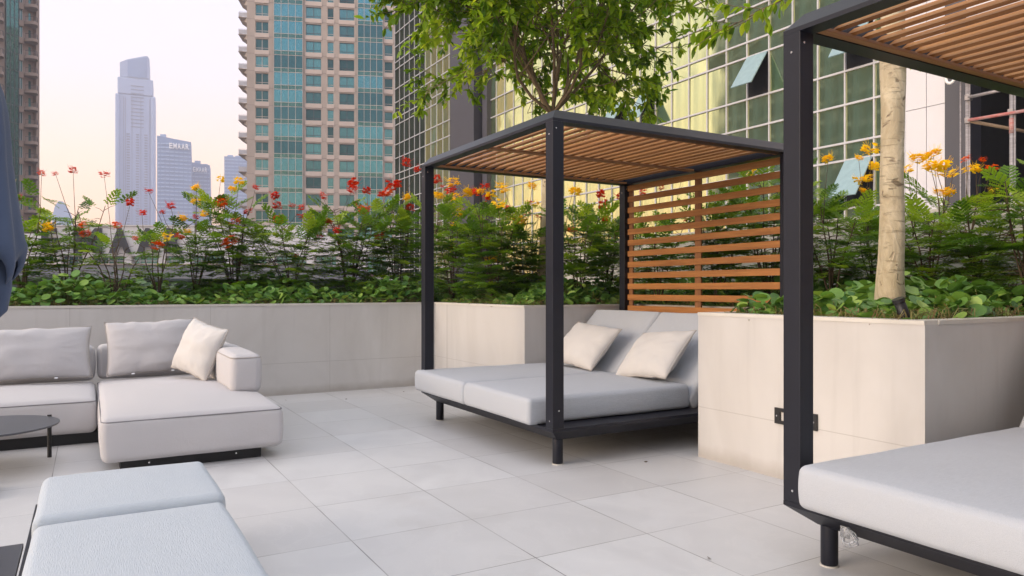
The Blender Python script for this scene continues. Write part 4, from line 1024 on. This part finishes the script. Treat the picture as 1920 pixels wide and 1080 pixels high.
for px, py in ((1897, 166), (1897, 210), (1816, 183), (1816, 226), (1816, 150)):
    a_ = sp(px, py); boxes('coupler', [(-.07, .07, a_[1] - .06, a_[1] + .06, a_[2] - .07, a_[2] + .07)], M['galv'], sc, .015)
for px, py in ((1791, 148), (1842, 133)):
    a_ = sp(px, py); b = MB(); pts = [(-.2, a_[1] + .10 * math.cos(k * .52), a_[2] + .13 * math.sin(k * .52)) for k in range(13)]
    b.tube(pts, .035, 6, cap=False); b.tube([(-.2, a_[1], a_[2] + .13), (-.2, a_[1], a_[2] + .7)], .02, 6); link('rope_coil', b.mesh('rope_coil', True), M['white'], sc)

# ------------------------------------------------------------------ middle apartment tower
D0 = 145.0; TA = R(-21.5)
ox, oy = W(463, D0)
bt = tag(empty('apartment_tower', (ox, oy, -20), TA), 'beige stone apartment tower with teal glass strips and side balconies behind the flowers', 'building')
def lxp(px):
    """local x along the facade where column px meets it"""
    u = (px - 960) / FP; a = R(YAW); dx = math.sin(a) + u * math.cos(a); dy = math.cos(a) - u * math.sin(a)
    cx, cy = math.cos(TA), math.sin(TA)   # k*(dx,dy) = (ox,oy)+s*(cx,cy)
    det = dx * (-cy) - dy * (-cx)
    s = (dx * oy - dy * ox) / det
    return s
ZB = 20.0; FLH = 3.42; ztop = 44.2 + FLH * 6
fl = [44.2 - FLH * k for k in range(-6, 12)]          # window head heights
XR = lxp(760); gA = (lxp(514), lxp(568)); gB = (lxp(671), lxp(718))
SX = lambda p: lxp(p)
segs = [(0, gA[0]), (gA[1], gB[0]), (gB[1], XR)]
# stone walls as piers between window columns plus spandrels (windows sit in real openings)
wcols = [(SX(479), SX(503)), (SX(573.5), SX(602)), (SX(614), SX(625.5)), (SX(636.5), SX(664)), (SX(721), SX(736)), (SX(744), SX(756))]
st = []
for a_, b2 in segs:
    cs = sorted([c for c in wcols if a_ < c[0] < b2]); x = a_
    for c in cs: st.append((x, c[0], 0, .5, 0, ztop + ZB + 2)); x = c[1]
    st.append((x, b2, 0, .5, 0, ztop + ZB + 2))
    for c in cs:
        prev = 0
        for z in sorted(fl): st.append((c[0], c[1], 0.03, .5, prev, z - 2.25 + ZB)); prev = z + ZB
        st.append((c[0], c[1], .03, .5, prev, ztop + ZB + 2))
joints = [(a_ + .02, b2 - .02, -.012, .01, z - 1.15 - .04 + ZB, z - 1.15 + .0 + ZB) for a_, b2 in ((0, wcols[0][0] - .2), (wcols[0][1] + .2, gA[0]), (gA[1], wcols[1][0] - .2), (wcols[1][1] + .2, wcols[2][0] - .2), (wcols[2][1] + .2, wcols[3][0] - .2), (wcols[3][1] + .2, gB[0])) for z in [q + 1.6 - 3.42 for q in fl]]
boxes('stone_wall', st + [(0, XR, 1.2, 26, 0, ztop + ZB + 1.9)] + [(*q_, 1) for q_ in joints], [M['stone'], M['stonedark']], bt)
for ga, gb in (gA, gB):
    g_ = boxes('glass_strip', [(ga, gb, -.33, .5, 0, ztop + ZB + 2)], M['tealglass'], bt)
    for z in fl: boxes('glass_panel', [(ga + .03, gb - .03, -.35, -.331, z - 2.3 + ZB, z + .36 + ZB)], M['stripglass'], g_)
    n = 4; wl_ = [(ga + (gb - ga) * k / n - .04, ga + (gb - ga) * k / n + .04, -.42, -.34, 0, ztop + ZB + 2) for k in range(n + 1)]
    for z in fl: boxes('spandrel', [(ga + .06, gb - .06, -.37, -.351, z - 3.05 + ZB, z - 2.3 + ZB - .05)], M['greenglass'], g_)
    wl_ += [(ga, gb, -.41, -.345, z + dz + ZB - .045, z + dz + ZB + .045) for z in fl for dz in (0.25, -2.3)]
    boxes('mullions', wl_, M['mullion'] if False else M['tealglass'] if False else M['stonelight'], g_)
wm = {}
for ci, c in enumerate(wcols):
    wdt = c[1] - c[0]
    s = MB(); s.box(0, wdt, .30, .34, 0, 2.25)
    w0 = s.mesh('window'); w0.materials.append(M['winglass'])
    fr = MB()
    xs = [0, wdt / 2, wdt] if wdt > 2 else [0, wdt]
    for x in xs: fr.box(max(0, x - .05), min(wdt, x + .05), .24, .298, 0, 2.25)
    for z in (0, .42, 2.17): fr.box(0, wdt, .235, .296, z, z + .08)
    f0 = fr.mesh('window_frame'); f0.materials.append(M['darkclad'] if ci % 2 else M['stonelight'])
    sm_ = MB(); sm_.box(-.15, wdt + .15, -.10, .025, -.90, -.05); sl0 = sm_.mesh('sill'); sl0.materials.append(M['stonelight'])
    for z in fl:
        o = bpy.data.objects.new('sill', sl0); C.objects.link(o); o.location = (c[0], 0, z - 2.25 + ZB); sill_ = o
        o = bpy.data.objects.new('window', w0); C.objects.link(o); o.parent = bt; o.location = (c[0], 0, z - 2.25 + ZB)
        f_ = bpy.data.objects.new('window_frame', f0); C.objects.link(f_); f_.parent = o; sill_.parent = o; sill_.location = (0, 0, 0)
# balconies on the left flank
bm_ = MB(); V = [(0, 0, 0), (-1.75, .6, 0), (-1.75, 4.4, 0), (0, 5, 0), (0, 0, -1.15), (-.9, 1.2, -.45), (-.9, 3.8, -.45), (0, 5, -1.15)]
bm_.add([(x, y, z) for x, y, z in V], [(0, 1, 2, 3), (0, 4, 5, 1), (1, 5, 6, 2), (2, 6, 7, 3), (7, 6, 5, 4), (0, 3, 7, 4)])
bm_.box(-1.78, 0, .3, 4.7, .002, .12)
b0 = bm_.mesh('balcony'); b0.materials.append(M['stone'])
rl = MB()
for y in (.35, 1.8, 3.2, 4.6): rl.box(-1.72, -1.66, y, y + .06, .12, 1.15)
rl.box(-1.72, -1.66, .35, 4.66, 1.1, 1.16); rl.box(-1.72, 0, .35, .41, 1.1, 1.16); rl.box(-1.70, -1.68, .41, 4.6, .2, 1.0); rl.box(-1.66, 0, .36, .38, .2, 1.0)
r0 = rl.mesh('railing'); r0.materials.append(M['mullion'])
for z in fl:
    o = bpy.data.objects.new('balcony', b0); C.objects.link(o); o.parent = bt; o.location = (-.001, .3, z - 2.6 + ZB)
    q = bpy.data.objects.new('railing', r0); C.objects.link(q); q.parent = o

# ------------------------------------------------------------------ left apartment tower
DL = 150.0; lx0, ly0 = W(74, DL); TLa = R(42)
lt = tag(empty('apartment_tower', (lx0, ly0, -20), TLa), 'beige apartment tower with green glass strip and curved balconies at the left edge', 'building')
# local: face along -x from 0 to -44, y=0 front, building behind (y>0)
def llx(px):
    u = (px - 960) / FP; a = R(YAW); dx = math.sin(a) + u * math.cos(a); dy = math.cos(a) - u * math.sin(a)
    cx, cy = math.cos(TLa), math.sin(TLa); det = dx * (-cy) - dy * (-cx)
    return (dx * ly0 - dy * lx0) / det
fl2 = [3.0 + 3.45 * k for k in range(-1, 19)]
wA = (llx(33), llx(45)); bA = (llx(45.5), llx(68)); gL = (llx(9), llx(33)); 
XL = -46
HT = 70 + ZB
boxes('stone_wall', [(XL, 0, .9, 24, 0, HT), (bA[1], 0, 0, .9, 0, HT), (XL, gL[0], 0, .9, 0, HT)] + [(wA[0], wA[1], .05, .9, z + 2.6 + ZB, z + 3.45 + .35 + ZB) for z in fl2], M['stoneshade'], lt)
g_ = boxes('glass_strip', [(gL[0], gL[1], -.3, .9, 0, HT)], M['greenglass'], lt)
boxes('mullions', [(gL[0], gL[1], -.36, -.3, z + ZB, z + ZB + .1) for z in fl2] + [(gL[0] + (gL[1] - gL[0]) * k / 3 - .05, gL[0] + (gL[1] - gL[0]) * k / 3 + .05, -.37, -.3, 0, HT) for k in range(4)], M['darkclad'], g_)
s = MB(); s.box(0, wA[1] - wA[0], .5, .56, 0, 2.3); w1 = s.mesh('window'); w1.materials.append(M['winglass'])
fr = MB(); ww = wA[1] - wA[0]
for x in (0, ww * .33, ww * .66, ww): fr.box(max(0, x - .05), min(ww, x + .05), .42, .498, 0, 2.3)
f1 = fr.mesh('window_frame'); f1.materials.append(M['mullion'])
bw = bA[1] - bA[0]
s = MB(); nseg = 12
for k in range(nseg):
    def yv(t_): return -.35 - 1.5 * math.sin(math.pi * min(1, max(0, t_ ** .8)))
    x0_, x1_ = bw * k / nseg, bw * (k + 1) / nseg; ya, yb = yv(k / nseg), yv((k + 1) / nseg)
    V = [(x0_, ya, -.25), (x1_, yb, -.25), (x1_, .9, -.25), (x0_, .9, -.25), (x0_, ya, .35), (x1_, yb, .35), (x1_, .9, .35), (x0_, .9, .35)]
    s.add(V, [(0, 3, 2, 1), (4, 5, 6, 7), (0, 1, 5, 4), (1, 2, 6, 5), (2, 3, 7, 6), (3, 0, 4, 7)])
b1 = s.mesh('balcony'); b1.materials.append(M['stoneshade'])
s = MB(); s.tube([(bw * k / nseg, -.30 - 1.5 * math.sin(math.pi * (k / nseg) ** .8), 1.25) for k in range(nseg + 1)], .05, 5)
for k in range(0, nseg + 1, 2): s.tube([(bw * k / nseg, -.30 - 1.5 * math.sin(math.pi * (k / nseg) ** .8), .35), (bw * k / nseg, -.30 - 1.5 * math.sin(math.pi * (k / nseg) ** .8), 1.25)], .035, 4)
r1 = s.mesh('railing'); r1.materials.append(M['darkclad'])
s = MB(); s.box(bw * .62, bw * .80, .84, .898, .35, 2.6); d1 = s.mesh('balcony_door'); d1.materials.append(M['winglass'])
for z in fl2:
    o = bpy.data.objects.new('window', w1); C.objects.link(o); o.parent = lt; o.location = (wA[0], 0, z + .3 + ZB)
    f_ = bpy.data.objects.new('window_frame', f1); C.objects.link(f_); f_.parent = o
    o = bpy.data.objects.new('balcony', b1); C.objects.link(o); o.parent = lt; o.location = (bA[0], 0, z + ZB)
    q = bpy.data.objects.new('railing', r1); C.objects.link(q); q.parent = o
    q = bpy.data.objects.new('balcony_door', d1); C.objects.link(q); q.parent = o
    o = bpy.data.objects.new('balcony', b1); C.objects.link(o); o.parent = lt; o.location = (gL[0] - bw - .5, 0, z + ZB - 1.6)
    q = bpy.data.objects.new('railing', r1); C.objects.link(q); q.parent = o
# dark block standing left of the view; it is what the green panes of the glass building mirror
t = tag(empty('glazed_tower', (-84, 98, -20), R(8)), 'dark tower mirrored in the green panes of the glass building on the right', 'building')
boxes('wall', [(-30, 0, -34, 22, 0, 105)], M['mirrorblock'], t)
boxes('floor_bands', [(-30.2, .15, -34.2, 22.2, 4 * k, 4 * k + .8) for k in range(1, 26)], M['slate'], t)

# ------------------------------------------------------------------ white podium with the dark sign, slate roof edge
DP = 92.0; pa = R(-YAW)
px0, py0 = W(40, DP)
pod = tag(empty('podium_building', (px0, py0, -20), pa), 'low white flat roofed building with dark rooftop lettering behind the flower bed', 'building')
lp = lambda px: (px - 40) / FP * DP
zp = lambda py: Z(py, DP) + 20
boxes('wall', [(lp(104), lp(560), 0, 14, zp(480), zp(424)), (lp(40), lp(104), 0, 14, zp(480), zp(438)), (lp(560), lp(742), 0, 14, zp(480), zp(449)), (lp(590), lp(640), -.6, -.002, zp(478), zp(441)),
               (lp(40), lp(742), 1.0, 14, 0, zp(480))] + [(lp(x), lp(x + 14), 0, .99, 0, zp(480)) for x in (40, 100, 155, 232, 296, 345, 420, 500, 575, 631, 672, 725)], M['white'], pod)
for a_, b2 in ((56, 98), (116, 153), (171, 230), (248, 294), (312, 343), (361, 418), (436, 498), (516, 573), (591, 629), (647, 670), (688, 723)):
    o = boxes('window', [(lp(a_), lp(b2), .5, .56, zp(513), zp(481))], M['winglass'], pod)
    n = 4; boxes('window_frame', [(lp(a_ + (b2 - a_) * k / n) - .05, lp(a_ + (b2 - a_) * k / n) + .05, .42, .498, zp(513), zp(481)) for k in range(n + 1)] + [(lp(a_), lp(b2), .425, .495, zp(489) - .05, zp(489) + .05)], M['mullion'], o)
boxes('coping', [(lp(104), lp(560), -.15, 14.1, zp(424), zp(422))], M['white'], pod)
sg = tag(empty('rooftop_sign', (*W(80, DP - .5), 0), pa), 'large dark capital letters spelling EMAAR on the white building behind the flowers', 'sign')
def letter(ch_, x0_, x1_, z0_, z1_, m, parent, depth=.12, name='letter', off=0.02):
    cu = bpy.data.curves.new(name, 'FONT'); cu.body = ch_; cu.size = 1; cu.extrude = .05; cu.offset = off; cu.resolution_u = 3
    o = bpy.data.objects.new(name, cu); C.objects.link(o); dg = bpy.context.evaluated_depsgraph_get(); dg.update()
    me = bpy.data.meshes.new_from_object(o.evaluated_get(dg)); C.objects.unlink(o); bpy.data.objects.remove(o)
    co = np.empty(len(me.vertices) * 3); me.vertices.foreach_get('co', co); co = co.reshape(-1, 3)
    mn, mx = co.min(0), co.max(0); co = (co - mn) / (mx - mn)
    V = np.stack([x0_ + co[:, 0] * (x1_ - x0_), co[:, 2] * -depth, z0_ + co[:, 1] * (z1_ - z0_)], 1)
    me.vertices.foreach_set('co', V.ravel()); me.update(); me.materials.clear()
    return link(name, me, m, parent)
k = (DP - .5) / FP
for ch_, a_, b2 in (('E', 80, 108), ('M', 140, 192), ('A', 206, 246), ('A', 258, 298), ('R', 309, 344)):
    letter(ch_, (a_ - 80) * k, (b2 - 80) * k, Z(475, DP - .5), Z(428, DP - .5), M['letter'], sg, .3, 'letter', .05)
sr = tag(empty('lower_roof', (*W(-60, 60), -20), pa), 'slate grey roof edge below the white building and its lettering', 'building')
boxes('wall', [(0, 660 / FP * 60, 0, 20, 0, Z(496, 60) + 20)], M['slate'], sr); boxes('coping', [(0, 660 / FP * 60, -.2, 20, Z(496, 60) + 20, Z(494.5, 60) + 20)], M['stonelight'], sr)

# ------------------------------------------------------------------ far towers
def far(name_, px, d, label): 
    x, y = W(px, d); fa = math.atan((960 - px) / FP) - .06
    return tag(empty(name_, (x, y, -20), R(-YAW) + fa), label, 'tower'), (lambda p: (p - px) / FP * d * math.cos(fa) * 1.0), (lambda q: Z(q, d) + 20)
t, fx2, fz = far('stepped_tower', 216, 900, 'tallest pale lilac tower with stepped top and slanted crown in the hazy distance')
def extr(outline, y0, y1, name, m, parent):
    n = len(outline); b = MB(); V = [(x, y0, z) for x, z in outline] + [(x, y1, z) for x, z in outline]
    b.add(V, [(k, (k + 1) % n, n + (k + 1) % n, n + k) for k in range(n)])
    b.add(V, [tuple(range(n))[::-1], tuple(range(n, 2 * n))]); return link(name, b.mesh(name), m, parent)
q = lambda pts: [(fx2(a_), fz(c_)) for a_, c_ in pts]
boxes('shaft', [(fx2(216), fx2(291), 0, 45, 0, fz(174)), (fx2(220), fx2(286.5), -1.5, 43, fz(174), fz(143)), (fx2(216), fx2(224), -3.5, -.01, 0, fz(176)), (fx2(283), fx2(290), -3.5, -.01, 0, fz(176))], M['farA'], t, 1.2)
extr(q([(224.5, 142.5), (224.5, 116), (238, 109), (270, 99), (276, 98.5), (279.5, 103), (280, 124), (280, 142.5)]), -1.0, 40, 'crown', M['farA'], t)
extr(q([(239, 141), (239, 111), (270, 102), (275, 102.5), (275, 141)]), -2.2, -1.05, 'crown_screen', M['farB'], t)
boxes('louvres', [(fx2(245), fx2(269), -.9 if y_ > 174 else -2.3, -.02 if y_ > 174 else -1.52, fz(y_ + 1.6), fz(y_)) for y_ in list(range(157, 240, 7))], M['farAline'], t)
boxes('window_bands', [(fx2(x0_), fx2(x0_ + 6), -.8, -.02, fz(y_ + 2.2), fz(y_)) for x0_ in (237, 254, 270) for y_ in range(248, 420, 5)] + [(fx2(x0_), fx2(x0_ + .9), -.7, -.025, 0, fz(180)) for x0_ in (231, 234.3, 246.5, 263, 279.5)], M['farAline'], t)
lw = (268 - 241) / 5
for i, ch_ in enumerate('EMAAR'):
    pass
def far_slab(label, px0_, px1_, topL, topR, d, sign, lean=0):
    x, y = W(px0_, d); fa = math.atan((960 - px0_) / FP) - .06; t = tag(empty('office_tower', (x, y, -20), R(-YAW) + fa), label, 'tower'); kx = lambda p: (p - px0_) / FP * d * math.cos(fa); kz = lambda p: Z(p, d) + 20
    n = 14; out_ = [(0, 0), (0, kz(topL)), (kx(px1_) - lean * d / FP * 1.0, kz(topR))]
    for i in range(8): 
        a_ = i / 7; out_.append((kx(px1_) - lean * d / FP * (1 - a_) ** 2, kz(topR) * (1 - a_)))
    extr(out_[:3] + out_[4:], 0, 28, 'wall', M['farB'], t)
    zt = kz(max(topL, topR)) - 3; bl = []; z = 4.0
    while z < zt:
        fr_ = 1 - z / kz(topR); bl.append((.6, kx(px1_) - lean * d / FP * (1 - fr_) ** 2 - .6, -.5, -.01, z, z + 1.5)); z += 4.2
    boxes('floor_bands', bl, M['farBline'], t)
    vs = []
    x = 3.0
    while x < kx(px1_) - lean * d / FP - 2: vs.append((x, x + .5, -.7, -.505, 0, zt)); x += 4.5
    boxes('fins', vs, M['farB'], t)
    boxes('roof_plant', [(kx(px0_ + 5), kx(px0_ + 16), 6, 12, kz(topL) - 1, kz(topL) + 3), (kx(px0_ + 20), kx(px1_) * .8, 8, 16, kz(topR) - 1, kz(topR) + 2.4)], M['farBline'], t)
    if sign:
        a0, a1, s0, s1 = sign; wch = (a1 - a0) / 5
        for i, ch_ in enumerate('EMAAR'):
            letter(ch_, kx(a0 + i * wch), kx(a0 + (i + .82) * wch), kz(s1), kz(s0), M['letterlight'], t, 1.2, 'letter', .02)
        for o in t.children:
            if o.name.startswith('letter'): o.location.y = -.6
    return t
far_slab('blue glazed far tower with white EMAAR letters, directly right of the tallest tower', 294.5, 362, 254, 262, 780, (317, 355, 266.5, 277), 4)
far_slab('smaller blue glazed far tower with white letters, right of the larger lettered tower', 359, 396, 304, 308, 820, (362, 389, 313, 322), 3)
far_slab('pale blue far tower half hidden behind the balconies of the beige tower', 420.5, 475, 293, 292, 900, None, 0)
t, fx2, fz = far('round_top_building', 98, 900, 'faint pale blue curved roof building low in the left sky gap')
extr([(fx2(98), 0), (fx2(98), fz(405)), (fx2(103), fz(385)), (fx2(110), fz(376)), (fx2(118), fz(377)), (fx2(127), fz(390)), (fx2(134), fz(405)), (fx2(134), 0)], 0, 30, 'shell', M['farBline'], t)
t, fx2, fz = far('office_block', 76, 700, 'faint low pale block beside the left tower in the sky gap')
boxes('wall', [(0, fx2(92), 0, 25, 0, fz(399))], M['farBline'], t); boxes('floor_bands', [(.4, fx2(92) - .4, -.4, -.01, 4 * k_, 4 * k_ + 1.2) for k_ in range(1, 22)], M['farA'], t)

# ------------------------------------------------------------------ air
hz = boxes('haze', [(-900, 1500, -120, 1200, -22, 330)], [])
hz.data.materials.clear(); hm = bpy.data.materials.new('haze_air'); hm.use_nodes = True; n_ = hm.node_tree; n_.nodes.clear()
ho = n_.nodes.new('ShaderNodeOutputMaterial'); pv = n_.nodes.new('ShaderNodeVolumePrincipled')
pv.inputs['Density'].default_value = 0.00050; pv.inputs['Color'].default_value = (0.86, 0.88, 1.0, 1); pv.inputs['Anisotropy'].default_value = 0.2
n_.links.new(pv.outputs[0], ho.inputs['Volume']); hz.data.materials.append(hm)
tag(hz, None, None, None, 'stuff')
scene.cycles.volume_bounces = 1
